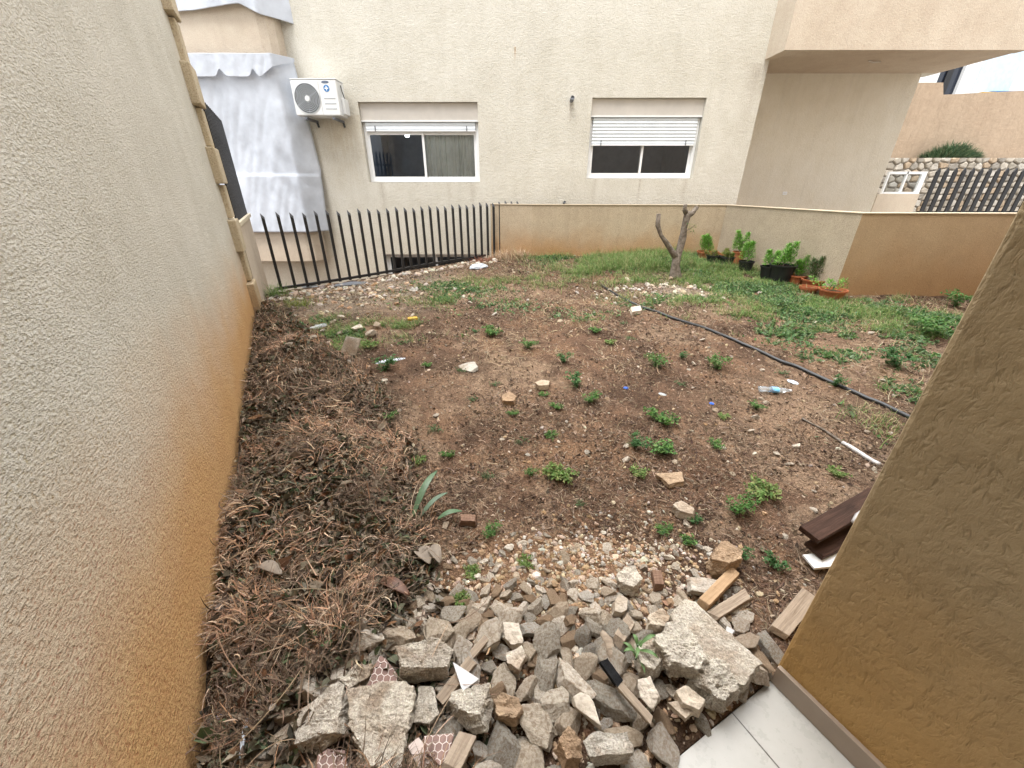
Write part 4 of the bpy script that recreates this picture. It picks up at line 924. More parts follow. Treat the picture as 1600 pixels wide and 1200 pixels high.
# gravel: thousands of pebbles
def pebbles():
    def cloud(n, gen, smin, smax, cols, sub=1):
        x, y = gen(n); k = ingarden(x, y, .004); x, y = x[k], y[k]; n = len(x); D, Fc = ICO[sub]; nv = len(D)
        s = smin*(smax/smin)**(rng.random(n)**1.7)*(1+np.maximum(np.hypot(x, y)-1.5, 0)*.18)
        V = np.repeat(D[None], n, 0)*(1+.22*rng.normal(size=(n, nv, 1)).clip(-1.6, 1.6)*.9)
        V = V*(s[:, None, None]*np.stack([np.ones(n), rng.uniform(.55, 1, n), rng.uniform(.4, .75, n)], 1)[:, None])
        a = rng.uniform(0, 2*pi, n); c_, s_ = np.cos(a)[:, None], np.sin(a)[:, None]
        X = V[:, :, 0]*c_-V[:, :, 1]*s_; Y = V[:, :, 0]*s_+V[:, :, 1]*c_; t = rng.normal(0, .3, n)[:, None]; Z = V[:, :, 2]+X*np.sin(t)
        P = np.stack([X+x[:, None], Y+y[:, None], Z+(G(x, y)+s*.2)[:, None]], -1)
        return P.reshape(-1, 3), ((np.arange(n)*nv)[:, None, None]+Fc[None]).reshape(-1, 3), np.repeat(palette(n, cols, .2), nv, 0)
    tan = [(.36, .24, .15), (.30, .20, .12), (.42, .30, .20), (.48, .38, .27), (.24, .155, .095), (.38, .31, .24)]
    gry = [(.46, .42, .36), (.36, .33, .29), (.54, .49, .41), (.30, .24, .18), (.42, .33, .25)]
    def g_rub(n):
        x = rng.uniform(lx[0], hx[0], n*3); y = rng.uniform(lx[1], hx[1], n*3); k = inpoly(x, y, RUBW) & (rng.random(len(x)) < .25+.75*smooth01((1.28-y+.5*(fbm(x*5, y*5, 3)-.5))/.35)); return x[k][:n], y[k][:n]
    c1 = at(865, 905); 
    def g_mid(n): return c1.x+rng.normal(0, .30, n), c1.y-.04+rng.normal(0, .17, n)
    c2 = at(560, 462); c3 = at(1045, 455); c4 = at(980, 880)
    def g_c2(n): return c2.x+rng.normal(0, .8, n), c2.y+rng.normal(0, .35, n)
    def g_c3(n): return c3.x+rng.normal(0, .6, n), c3.y+rng.normal(0, .25, n)
    def g_c4(n): return c4.x+rng.normal(0, .25, n), c4.y+rng.normal(0, .15, n)
    def g_all(n): return scatter(n, 1.2, .9, 8)
    def g_edge(n):
        s = rng.uniform(.1, FL, n); e = (FB-FA)/FL; d = rng.uniform(.08, .55, n); return FA[0]+e[0]*s+e[1]*d, FA[1]+e[1]*s-e[0]*d
    o = join('gravel', [cloud(4200, g_rub, .0035, .019, gry+tan+tan), cloud(1700, g_mid, .0025, .015, [(a*.82, b*.78, c*.74) for a, b, c in tan]), cloud(1500, g_c4, .004, .013, tan+gry)], M['pebble']); tag(o, 'loose tan gravel and crushed stone between the rubble pieces', 'gravel', kind='stuff')
    o = join('gravel', [cloud(700, g_c2, .004, .026, gry+tan), cloud(300, g_c3, .005, .026, gry), cloud(500, g_edge, .005, .028, gry)], M['pebble']); tag(o, 'pale crushed stone along the foot of the picket fence and round the stump', 'gravel', kind='stuff')
    o = join('gravel', [cloud(8500, g_all, .0022, .0125, [(a*.8, b*.77, c*.74) for a, b, c in tan+tan+gry]+[(.15, .11, .08)]*6)], M['pebble']); tag(o, 'small stones thinly strewn over the bare soil', 'gravel', kind='stuff')
pebbles()

# --- hexagon-patterned tile shards, planks, sticks
def hex_mat():
    m, n, b = mat('hexagon_tile_glaze', .45, .4)
    tc = N(n, 'ShaderNodeTexCoord'); sp = N(n, 'ShaderNodeSeparateXYZ'); n.links.new(tc.outputs['Object'], sp.inputs[0])
    s = .021
    def hexd(ox, oy):
        x = mth(n, 'WRAP', mth(n, 'ADD', sp.outputs[0], ox), s*.5, -s*.5); y = mth(n, 'WRAP', mth(n, 'ADD', sp.outputs[1], oy), s*.866, -s*.866)
        x = mth(n, 'ABSOLUTE', x); y = mth(n, 'ABSOLUTE', y)
        return mth(n, 'MAXIMUM', x, mth(n, 'ADD', mth(n, 'MULTIPLY', x, .5), mth(n, 'MULTIPLY', y, .866)))
    d = mth(n, 'MINIMUM', hexd(0, 0), hexd(s*.5, s*.866))
    ln = mth(n, 'GREATER_THAN', d, s*.5-.0011)
    f = noise(n, tc.outputs['Object'], 30, 4, .7)
    br = ramp(n, f, [(.3, (.13, .06, .045)), (.7, (.24, .13, .10))])
    n.links.new(mix(n, mth(n, 'MULTIPLY', ln, .85), br, (.62, .54, .48)), b.inputs['Base Color']); return m
M['hex'] = hex_mat(); M['pink'] = plain('pale_ceramic', (.52, .42, .37), .4, .4, .08, 10); M['shard'] = plain('white_ceramic', (.50, .49, .49), .3, .5, .05, 10)
slab('tile_shard', M['hex'], [(573,1077),(593,1023),(603,1030),(622,1057),(620,1072)], 'pointed brown hexagon-patterned tile shard above the largest slab', 'tile shard', .012, .055, (10, 4), .0006, 4, flat=True, seed=31)
slab('tile_shard', M['hex'], [(663,1150),(710,1148),(703,1173),(688,1192),(663,1170)], 'brown hexagon-patterned tile shard beside the bottom weathered plank', 'tile shard', .012, .085, (6, -6), .0006, 4, flat=True, seed=32)
slab('tile_shard', M['hex'], [(497,1183),(513,1172),(540,1175),(545,1210),(497,1210)], 'dusty brown hexagon-patterned tile shard at the very bottom edge', 'tile shard', .012, .06, (4, 4), .0006, 4, flat=True, seed=33)
slab('tile_shard', M['pink'], [(638,1170),(655,1158),(695,1203),(660,1210)], 'plain pinkish tile shard partly under the hexagon shard', 'tile shard', .012, .055, (4, 2), .0006, 4, flat=True, seed=34)
slab('tile_shard', M['shard'], [(707,1037),(749,1062),(723,1082)], 'triangular white tile shard standing on the broken plank', 'tile shard', .010, .075, (12, 8), .0005, 4, flat=True, seed=35)
slab('plastic_scrap', M['shard'], [(1135,980),(1148,985),(1143,992),(1133,988)], 'small bright white scrap beside the long cement slab', 'scrap', .008, .03, (8, 8), .0004, 3, flat=True, seed=36)
def plank(name, m, a, b, w_, t_, lab, cat='plank', dz=.03, dz2=None, roll=0, jag=.006, endz=None, parts=None, group=None):
    p = at(*a, dz); q = at(*b, dz if dz2 is None else dz2); p.z = gz(p.x, p.y)+dz; q.z = gz(q.x, q.y)+(dz if dz2 is None else dz2)
    d = q-p; ln = d.length; n = 14; r_ = random.Random(int(a[0]*7+a[1]))
    Mx = Matrix.Translation(p) @ d.to_track_quat('X', 'Z').to_matrix().to_4x4() @ Matrix.Rotation(R(roll), 4, 'X')
    V = []; Fc = []
    for i in range(n+1):
        x = ln*i/n; j = lambda k=.03: 1+r_.uniform(-k, k)
        for (yy, zz) in ((-1, -1), (1, -1), (1, 1), (-1, 1)):
            ex = r_.uniform(-jag, jag)*2 if i in (0, n) else 0
            V.append((x+ex, yy*w_/2*j(), zz*t_/2*j(.06)))
    for i in range(n):
        for k in range(4): Fc.append((i*4+k, i*4+(k+1) % 4, i*4+4+(k+1) % 4, i*4+4+k))
    Fc += [(3, 2, 1, 0), (n*4, n*4+1, n*4+2, n*4+3)]
    o = MB().add(V, Fc).build(name, m, bevel=min(w_, t_)*.08); o.matrix_world = Mx; tag(o, lab, cat, group); return o
plank('wood_plank', M['wood'], (703,1203), (730,1150), .052, .02, 'weathered grey plank end at the bottom, right of the hexagon shards', dz=.09)
plank('wood_plank', M['wood'], (690,1092), (737,1035), .036, .018, 'wider half of a snapped grey plank beside the white triangular shard', dz=.055, dz2=.07)
plank('wood_plank', M['wood'], (728,1036), (768,988), .026, .016, 'narrower upper half of a snapped grey plank', dz=.055, dz2=.05)
plank('wood_splinter', M['woodtan'], (762,1022), (777,982), .006, .006, 'thin orange-brown wood splinter beside the snapped plank', 'splinter', dz=.045)
cs = plank('charred_stick', M['wood'], (968,1070), (1017,1125), .024, .015, 'charred stick, black upper half and bare grey lower half, lying across the rubble', 'stick', dz=.10)
c2_ = plank('charred_end', M['char'], (941,1030), (969,1069), .030, .018, None, None, dz=.10); c2_.parent = cs; c2_.matrix_parent_inverse = cs.matrix_world.inverted()
plank('wood_beam', M['woodtan'], (1097,947), (1147,894), .042, .035, 'square tan wood beam at the right of the rubble, just under the boulder', 'beam', dz=.05)
plank('wood_piece', M['wood'], (1115,962), (1166,930), .040, .022, 'rotten pale wood piece below the tan beam', 'wood', dz=.03, jag=.014)
plank('wood_block', M['brownwood'], (1030,918), (1025,893), .038, .04, 'short reddish brown wood block standing on the gravel', 'wood block', dz=.035, dz2=.045)
plank('wood_block', M['brownwood'], (719,812), (745,814), .045, .04, 'small dark brown wood block beside the green leaf at the edge of the dry heap', 'wood block', dz=.025)
plank('wood_piece', M['wood'], (966,1003), (984,972), .040, .03, 'dark weathered wood lump above the charred stick', 'wood', dz=.04, jag=.01)
def gnarl(name, pts, rad, lab, m='wood', cat='driftwood'):
    P = []
    for (px, py, dz) in pts: p = at(px, py, dz); P.append(Vector((p.x, p.y, gz(p.x, p.y)+dz)))
    o = MB().tube(P, rad, 9, nz=.18).build(name, M[m], smooth=True); tag(o, lab, cat); return o
plank('driftwood', M['wood'], (1216, 988), (1268, 925), .058, .022, 'flat bleached weathered board against the foot of the ochre wall', 'driftwood', dz=.03, dz2=.045, roll=12, jag=.01)
gnarl('driftwood', [(940, 990, .03), (950, 1002, .04), (954, 1018, .04), (958, 1036, .03)], [.012, .018, .02, .014], 'gnarled pale root piece above the charred stick')
# boards leaning at the right wall
Mx = {}
def board(a, b, w_, t_, m, lab, dz, dz2, roll, parts=False):
    return plank('board', M[m], a, b, w_, t_, lab, 'board', dz=dz, dz2=dz2, roll=roll, jag=.001)
board((1262, 838), (1440, 735), .085, .030, 'wooddark', 'topmost dark brown grooved board of the stack behind the ochre wall', .14, .17, 6)
board((1268, 838), (1440, 748), .07, .028, 'wooddark', 'second dark board, directly under the topmost one', .095, .11, 10)
board((1270, 862), (1440, 780), .085, .026, 'wooddark', 'lowest dark brown board, resting on the white board', .065, .08, 4)
board((1262, 880), (1440, 862), .07, .012, 'white', 'white painted board at the bottom of the stack by the ochre wall', .035, .045, 0)
gnarl('cloth_roll', [(1333, 816, .17), (1345, 806, .18), (1375, 800, .18), (1420, 790, .18)], [.010, .022, .024, .024], 'pale grey rolled cloth lying on the dark boards', 'shard', 'cloth')

# hose, white-wrapped stick
def hosepts(L_, dz): 
    out = []
    for i in range(len(L_)-1):
        a, b = at(*L_[i]), at(*L_[i+1])
        for k in range(6):
            t = k/6; p = a.lerp(b, t); out.append(Vector((p.x+random.uniform(-.004, .004), p.y, gz(p.x, p.y)+dz)))
    p = at(*L_[-1]); out.append(Vector((p.x, p.y, gz(p.x, p.y)+dz)))
    S_ = [out[0]]+[(out[i-1]+out[i]*2+out[i+1])/4 for i in range(1, len(out)-1)]+[out[-1]]
    return S_
o = MB().tube(hosepts([(940, 446), (975, 470), (1020, 487), (1070, 504), (1120, 522), (1160, 540), (1215, 563), (1265, 586), (1315, 607), (1365, 630), (1430, 660), (1490, 690)], .014), .016, 10).build('hose', M['pipe'], smooth=True); tag(o, 'long black irrigation hose running diagonally across the soil', 'hose')
P = hosepts([(1252, 656), (1290, 676), (1322, 697), (1350, 716), (1373, 730)], .012)
o = MB().tube(P[:13], [.006+.003*random.random() for _ in P[:13]], 8).build('wrapped_stick', M['bark'], smooth=True); tag(o, 'thin dark stick whose near end is wrapped in white plastic', 'stick')
MB().tube(P[11:], [.011+.005*random.random() for _ in P[11:]], 8, nz=.1).build('plastic_wrap', M['shard'], o, smooth=True)

# bottle, caps, bags
btm, bn, bb = mat('bottle_plastic', .12, .6); bb.inputs['Base Color'].default_value = (.72, .8, .86, 1); bb.inputs['Transmission Weight'].default_value = .75; bb.inputs['Alpha'].default_value = .75
p = at(1208, 613); bo = empty('plastic_bottle', (p.x, p.y, gz(p.x, p.y)+.028), R(-8)); tag(bo, 'crushed clear plastic bottle with light blue label lying on the soil', 'bottle')
MBt = lambda prof, seg=18: MB().lathe(prof, seg=seg)
def lay(o, sc3=(1, 1, .72)): o.rotation_euler = (0, R(90), 0); o.scale = (sc3[2], sc3[1], sc3[0]); return o
b_ = MBt([(0, -.11), (.026, -.11), (.031, -.10), (.030, -.06), (.026, -.045), (.031, -.02), (.031, .03), (.024, .045), (.031, .06), (.022, .085), (.012, .10), (.012, .112), (0, .112)]); b_.V = [(v[0]+.004*sin(v[2]*120), v[1]+.003*sin(v[2]*90+v[0]*80), v[2]) for v in b_.V]
lay(b_.build('shell', btm, bo, smooth=True)); lay(MBt([(.0318, -.02), (.0322, .0), (.0318, .028)]).build('label_band', plain('label_blue', (.18, .50, .78), .4), bo, smooth=True)); lay(MBt([(.0, .126), (.0145, .126), (.0145, .108), (.0, .107)]).build('cap', M['shard'], bo))
def crumple(name, px, py, sx, sy, sz, m, lab, cat, seed=1, sub=3, dz=.0):
    D, Fc = ICO[sub]; V = D*(1+.9*n3(D*1.3, 2.6, seed)[:, None]); V = V*np.array([sx, sy, sz]); V[:, 2] = np.abs(V[:, 2])*.9
    p = at(px, py); o = place(name, V, Fc, m, (p.x, p.y, gz(p.x, p.y)+dz+.002), (0, 0, seed*1.3)); tag(o, lab, cat); return o
M['bag'] = plain('white_plastic_bag', (.50, .55, .62), .4, .5, .1, 12, .004, 40); M['yel'] = plain('yellow_plastic', (.55, .34, .04), .4); M['capb'] = plain('blue_cap', (.02, .12, .55), .35); M['clear'] = plain('milky_plastic', (.36, .38, .39), .3, .5, .15, 20)
crumple('plastic_bag', 748, 419, .17, .10, .07, M['bag'], 'crumpled white plastic bag near the fence end and dry grass tuft', 'bag', 3)
crumple('plastic_bag', 484, 449, .11, .05, .04, M['bag'], 'small pale blue-white plastic bag under the pickets at left', 'bag', 5)
crumple('plastic_scrap', 474, 572, .07, .05, .03, M['clear'], 'crumpled clear plastic on the upper part of the dry heap', 'scrap', 7)
crumple('plastic_scrap', 498, 512, .12, .04, .03, M['clear'], 'long milky plastic strip in the weeds at upper left', 'scrap', 8)
crumple('plastic_scrap', 432, 572, .08, .04, .02, M['clear'], 'flattened grey-white plastic sheet at the left edge of the dry heap', 'scrap', 9)
crumple('paper_scrap', 610, 564, .13, .03, .012, M['bag'], 'folded white paper on the soil above the dark green weed', 'paper', 10)
crumple('paper_scrap', 1238, 599, .045, .03, .006, M['bag'], 'small white paper scrap just above the plastic bottle', 'paper', 11)
crumple('bottle_cap', 978, 607, .02, .018, .012, M['capb'], 'bright blue bottle cap in the middle of the soil', 'bottle cap', 12)
crumple('bottle_cap', 1112, 631, .018, .016, .010, M['capb'], 'dark blue cap right of centre, below the bright green weed', 'bottle cap', 13)
crumple('plastic_scrap', 1035, 616, .03, .02, .006, M['clear'], 'tiny pale blue scrap right of the bright blue cap', 'scrap', 14)
crumple('plastic_scrap', 351, 1137, .012, .02, .012, M['capb'], 'blue plastic bit in the dry heap near the left wall', 'scrap', 15, dz=.05)
crumple('paper_scrap', 390, 1163, .05, .006, .008, M['bag'], 'thin white scrap in the dry heap at bottom left', 'paper', 16, dz=.06)
yb_ = MB().box(-.055, .055, -.025, .025, 0, .03).build('plastic_box', M['yel'], bevel=.006); p = at(645, 501); yb_.location = (p.x, p.y, gz(p.x, p.y)+.01); yb_.rotation_euler = (.1, 0, .35); tag(yb_, 'small yellow plastic box lying in the grass at upper left', 'box')
q = MB(); q.add([(-.22, -.06, 0), (.2, -.05, .0), (.24, .05, .01), (.02, .09, .02), (-.2, .07, .0), (-.22, -.06, .018), (.2, -.05, .018), (.24, .05, .028), (.02, .09, .038), (-.2, .07, .018)], [(4,3,2,1,0), (5,6,7,8,9)]+[(i, (i+1) % 5, 5+(i+1) % 5, 5+i) for i in range(5)])
o = q.build('slate_piece', M['tip']); p = at(547, 447); o.location = (p.x, p.y, gz(p.x, p.y)+.02); o.rotation_euler = (0, 0, .35); tag(o, 'flat dark grey sheet lying at the foot of the pickets', 'sheet')
V, Fc = rock(3, .05, .035, .012, 91, 6); p = at(733, 577); o = place('flat_stone', V*1.8, Fc, M['kerb'], (p.x, p.y, gz(p.x, p.y)+.01), (0, 0, 2.1)); tag(o, 'thin grey slab half sunk in the soil beside a small weed, centre left', 'stone')
# dry curled leaves and aloe-like fresh leaves
def bigleaf(name, a, b, w_, m, lab, dz=.02, lift=.05, fold=.35):
    p, q_ = at(*a, dz), at(*b, dz+lift); p.z = gz(p.x, p.y)+dz; q_.z = max(q_.z, gz(q_.x, q_.y)+dz+lift); d = q_-p; s = d.cross(Vector((0, 0, 1))).normalized(); n = 14; V = []; Fc = []
    for i in range(n+1):
        t = i/n; c = p+d*t+Vector((0, 0, .12*d.length*sin(pi*t))); ww = w_*(sin(pi*min(.999, t*.9+.08))**.7)
        V += [c-s*ww/2+Vector((0, 0, ww*fold)), c, c+s*ww/2+Vector((0, 0, ww*fold))]
    for i in range(n): k = i*3; Fc += [(k, k+1, k+4, k+3), (k+1, k+2, k+5, k+4)]
    o = MB().add(V, Fc).build(name, m, smooth=True); md = o.modifiers.new('thick', 'SOLIDIFY'); md.thickness = .0025; tag(o, lab, 'leaf'); return o
M['aloe'] = plain('fresh_leaf_green', (.085, .145, .075), .45, .4, .2, 25); M['aloe2'] = plain('grey_green_leaf', (.11, .16, .105), .5, .4, .2, 25); M['dleaf'] = plain('brown_leaf', (.11, .05, .028), .5, .4, .3, 25); M['gleaf'] = plain('grey_dry_leaf', (.24, .20, .16), .7, .2, .2, 20)
bigleaf('sword_leaf', (645, 808), (683, 737), .036, M['aloe'], 'longest green sword-shaped leaf at the edge of the dry heap', .02, .10)
bigleaf('sword_leaf', (655, 808), (699, 771), .026, M['aloe2'], 'grey-green sword leaf crossing in front of the longest one', .02, .06)
bigleaf('sword_leaf', (684, 811), (722, 799), .030, M['aloe'], 'short green sword leaf touching the dark wood block', .02, .02)
bigleaf('dry_leaf', (592, 908), (640, 930), .045, M['dleaf'], 'dark reddish brown curled leaf on the dry heap', .06, .02)
bigleaf('dry_leaf', (652, 862), (672, 882), .06, M['gleaf'], 'curled grey-tan leaf at the right edge of the dry heap', .03, .02, .5)
bigleaf('dry_leaf', (672, 856), (688, 880), .05, M['gleaf'], 'pale grey leaf standing beside the curled grey-tan one', .04, .02, .5)
bigleaf('dry_leaf', (406, 884), (440, 897), .045, M['gleaf'], 'pale pinkish grey leaf on the heap close to the left wall', .09, .01, .2)

# --- grass and weeds
GC = [(.12, .23, .055), (.16, .28, .07), (.08, .16, .045), (.22, .31, .10), (.28, .31, .13)]
def blob_density(x, y, blobs):
    d = np.zeros(len(x))
    for px, py, rx, ry, k in blobs:
        p = at(px, py); d = np.maximum(d, k*np.exp(-((x-p.x)/rx)**2-((y-p.y)/ry)**2))
    return d
GB = [(1010, 412, 1.3, .55, 1.1), (1040, 398, .9, .4, 1.2), (950, 405, 1.0, .35, .8), (860, 404, .55, .25, .8), (1110, 425, .8, .5, 1.1), (1170, 450, .8, .45, 1.05), (1250, 480, .7, .4, 1.1), (1300, 490, .8, .35, 1), (1370, 490, .7, .3, .85), (1430, 520, .5, .3, .9), (1000, 440, .7, .3, .55), (1100, 470, .8, .25, .6),
      (1180, 495, .7, .25, .55), (1300, 530, .5, .25, .5), (1440, 560, .4, .25, .4), (1400, 615, .3, .3, .35), (1390, 670, .25, .2, .4),
      (540, 525, .35, .25, .8), (500, 500, .3, .2, .6), (560, 505, .3, .2, .5), (720, 450, .75, .4, .55), (690, 470, .5, .3, .55), (620, 510, .4, .25, .6), (655, 525, .4, .2, .5), (560, 540, .25, .2, .35), (850, 440, .7, .35, .55), (760, 440, .6, .3, .5), (900, 430, .6, .3, .6), (1460, 500, .5, .3, .8), (1250, 520, .6, .25, .6), (1350, 555, .5, .25, .5), (780, 480, .6, .3, .3), (925, 495, .5, .25, .25), (1350, 470, .6, .2, .6), (1010, 470, .5, .25, .5), (1100, 440, .5, .3, .9)]
def grass():
    x = rng.uniform(-3.3, 7.8, 2200000); y = rng.uniform(1.8, 7.6, 2200000); k = ingarden(x, y, .05); x, y = x[k], y[k]
    d = blob_density(x, y, GB); cl = fbm(x*3.2, y*3.2+3, 3); cl2 = fbm(x*14, y*14, 2)
    k = rng.random(len(x)) < np.clip(d, 0, 1)**1.6*smooth01((cl+.30*np.minimum(d, 1)-.44)/.14)*smooth01((cl2-.30)/.15); x, y, d = x[k], y[k], d[k]; n = len(x); print('grass', n)
    kind = rng.random(n) < smooth01((fbm(x*1.5+8, y*1.5, 2)-.32)/.25)*.72+.25
    i = np.where(kind)[0][:95000]; m = len(i)
    tall = .7+.5*(y[i] > 6.2)
    dry = (rng.random(m) < .10+.35*(d[i] < .45)); col = palette(m, GC, .25); col[dry] = palette(int(dry.sum()), [(.36, .28, .16), (.42, .34, .2)])
    A = strips(np.stack([x[i], y[i], G(x[i], y[i])], 1), rng.uniform(0, 2*pi, m), (rng.gamma(4, .022, m)+.02)*tall*.8, rng.uniform(.0025, .0055, m), -rng.uniform(.4, 2.0, m), col, 3, rng.uniform(.6, 1.5, m), rng.normal(0, .4, m))
    j = np.where(~kind)[0][:70000]; m = len(j)
    B = flakes(np.stack([x[j], y[j], G(x[j], y[j])+rng.random(m)**1.4*.055*np.clip(d[j], .4, 1)], 1), rng.gamma(4, .0055, m)+.010, palette(m, [(.08, .17, .055), (.11, .21, .065), (.14, .23, .11), (.06, .12, .045), (.17, .24, .13)], .25), .5, .55, .3)
    o = join('grass', [A], M['leaf']); tag(o, 'long green grass spreading from the stump and flower pots across the back', 'grass', kind='stuff')
    o = join('ground_cover', [B], M['leaf']); tag(o, 'low leafy green ground cover among the grass', 'ground cover', kind='stuff')
    # sparse dry straw lying among the grass
    x, y = scatter(40000, 2, 3.2, 8.2); k = rng.random(len(x)) < smooth01((fbm(x*1.4+2, y*1.4+8, 3)-.42)/.15)*.5*(pile_mask(x, y) < .5); x, y = x[k], y[k]; m = len(x)
    A = strips(np.stack([x, y, G(x, y)+.004], 1), rng.uniform(0, 2*pi, m), rng.gamma(3, .02, m)+.02, rng.uniform(.003, .006, m), rng.normal(-.4, .5, m), palette(m, [(.34, .26, .17), (.42, .34, .23), (.26, .19, .12)]), 3, rng.normal(.2, .25, m), rng.normal(0, .8, m))
    o = join('dry_grass', [A], M['straw']); tag(o, 'sparse dead grass lying flat on the back part of the garden', 'dry grass', kind='stuff')
grass()
# dry tuft at fence end
def tuft(px, py, n, spread, ln, cols, name, lab, cat, el=(.5, 1.5), wd=(.003, .006), arc=(.3, 1.8), m='straw', top=0):
    p = at(px, py); x = rng.normal(0, spread, n); y = rng.normal(0, spread*.6, n)
    A = strips(np.stack([x, y, np.array([gz(p.x+a, p.y+b) for a, b in zip(x, y)])-gz(p.x, p.y)-.005], 1), rng.uniform(0, 2*pi, n), rng.uniform(ln*.5, ln, n), rng.uniform(*wd, n), -rng.uniform(*arc, n), palette(n, cols), 6, rng.uniform(*el, n), rng.normal(0, .6, n))
    o = join(name, [A], M[m]); o.location = (p.x, p.y, gz(p.x, p.y)); tag(o, lab, cat); return o
tuft(800, 404, 900, .16, .26, [(.46, .33, .22), (.54, .42, .30), (.36, .25, .16)], 'dry_tuft', 'bushy pale straw-coloured dry grass tuft against the end of the parapet', 'dry grass')
tuft(755, 410, 260, .10, .18, [(.20, .08, .05), (.28, .12, .08)], 'dry_tuft', 'small reddish brown dry weed behind the white plastic bag', 'dry weed')
tuft(432, 462, 220, .09, .28, GC, 'grass_clump', 'green grass clump in the corner at the left end of the pickets', 'grass clump', m='leaf')
tuft(470, 478, 200, .12, .2, [(.22, .25, .05), (.16, .22, .06)], 'grass_clump', 'yellowish green clump at the upper left of the dry heap', 'grass clump', m='leaf')

def weed_mesh(seed, R0=.10, n=150, cols=None, leaf=.016, hgt=.05, name='weed'):
    global rng
    st = rng; rng = np.random.default_rng(seed)
    ns = 13; P = []
    for s in range(ns):
        a = rng.uniform(0, 2*pi); l = R0*rng.uniform(.5, 1.15); t = rng.random(n//ns)**.7
        P.append(np.stack([np.cos(a)*l*t+rng.normal(0, .010, len(t)), np.sin(a)*l*t+rng.normal(0, .010, len(t)), hgt*np.sin(np.minimum(t*2.2, 1.6))*rng.uniform(.6, 1.15)+rng.normal(0, .006, len(t))], 1))
    P = np.concatenate(P); P[:, 2] = np.abs(P[:, 2])+.004; m = len(P)
    A = flakes(P, rng.gamma(6, leaf/6, m)+.004, palette(m, cols or [(.085, .19, .045), (.13, .26, .06), (.045, .11, .03), (.17, .29, .09)], .22), .45, .55, .25)
    k = 30; B = strips(np.zeros((k, 3)), rng.uniform(0, 2*pi, k), rng.uniform(R0*.5, R0, k), np.full(k, .003), -rng.uniform(.6, 1.4, k), palette(k, [(.10, .16, .06)]), 4, rng.uniform(.5, 1.1, k))
    V = np.concatenate([A[0], B[0]]); me = np_mesh(name, V, [A[1], B[1]+len(A[0])], M['leaf'], col=np.concatenate([A[2], B[2]]), link=False); rng = st; return me
WM = [weed_mesh(100+i, .088, (380, 300, 420, 260, 340)[i], [None, [(.06, .15, .035), (.09, .20, .05), (.16, .25, .08)], None, [(.11, .20, .05), (.18, .27, .08), (.24, .27, .10)], [(.05, .13, .04), (.08, .18, .06)]][i], (.012, .010, .013, .017, .011)[i], (.055, .07, .05, .035, .08)[i]) for i in range(5)]+[weed_mesh(200+i, .10, 110, [(.07, .13, .05), (.10, .16, .07), (.12, .12, .06)], .014, .03) for i in range(3)]
big = {(770, 522): ('bushy double-lobed green weed at upper centre, right of the yellow box', 1.25), (600, 579): ('dark green flat weed just under the folded white paper', 1.3), (1026, 574): ('dense bright weed in the middle right, above the bright blue cap', 1.3), (1121, 577): ('rounded bright green weed between the blue cap and the plastic bottle', 1.2),
       (922, 630): ('vivid green weed left of the large centre weed, under the small one', 1.1), (1030, 656): ('largest dark green weed at the centre right of the soil', 1.35), (990, 697): ('first of two neighbouring weeds below the largest centre weed', 1.1), (1035, 707): ('second of two neighbouring weeds, with a white stone at its foot', 1.1),
       (1186, 768): ('wide spreading green weed above the stack of boards', 1.35), (1152, 802): ('tall ferny weed right above the tan boulder', 1.25), (862, 745): ('wide low weed cluster on the sandy patch below centre', 1.1), (885, 750): ('right lobe of the weed cluster on the sandy patch', .9),
       (825, 546): ('elongated low weed at upper centre, right of the double-lobed one', 1.0), (1400, 576): ('broad dark weed at the right near the end of the hose', 1.3), (901, 604): ('green weed just right of the cream flat stone', 1.1), (1303, 603): ('weed growing against the middle of the black hose', .8),
       (882, 566): ('medium weed above the cream flat stone', .9), (823, 884): ('small weed growing out of the tan gravel', .6), (1040, 831): ('small weed beside the oblong tan stone', .6), (718, 940): ('leafy weed between white stones at the left of the rubble', .55), (1212, 887): ('weed left of the white painted board', .75), (770, 835): ('pale leafy weed just right of the small dark wood block', .8), (1445, 525): ('large bushy weed in the far right grass', 2.0), (1490, 480): ('dark weed at the far right beside the ochre column edge', 1.4), (540, 545): ('green weed patch around the leaning whitish stone', 1.5), (575, 545): ('short green weed right of the leaning whitish stone', 1.0), (1110, 990): ('tiny weed under the edge of the long cement slab', .3),
       (1160, 868): ('weed at the right side of the tan boulder', .6), (1075, 848): ('small weed left of the boulder among brown stones', .5)}
small = [(1063,601),(739,624),(773,602),(800,648),(868,637),(850,620),(698,713),(680,672),(830,742),(720,580),(954,538),(668,573),(1310,743),(1116,700),(860,683),(816,690),(915,500),(808,470),(974,506),(1255,560),(1330,640),(1290,560),(1065,560),(930,520),(655,725),(905,790),(1180,640),(1380,610),(1085,820),(1000,740),(745,520),(985,530),(1222,585),(1130,655),(610,655),(760,745),(735,895),(560,1000)]
def putweed(px, py, s, lab, grp=None, mesh=None):
    p = at(px, py); o = bpy.data.objects.new('weed', mesh or random.choice(WM)); C.objects.link(o); k = s*(.62+.10*p.length) if p.y > 1.6 else s*.8
    k *= 1.12; o.scale = (k, k*random.uniform(.8, 1), k*random.uniform(.8, 1.1)); o.rotation_euler = (0, 0, random.uniform(0, 6.28)); o.location = (p.x, p.y, gz(p.x, p.y)-.002); tag(o, lab, 'weed', grp); return o
for (px, py), (lab, s) in big.items(): putweed(px, py, s, lab, None, WM[random.randrange(5)])
for px, py in small: PEND.append((putweed(px, py, random.uniform(.45, .75), 'x', 'tiny weeds dotted over the bare soil'), 'weed', *at(px, py)[:2], 0, 'w'))
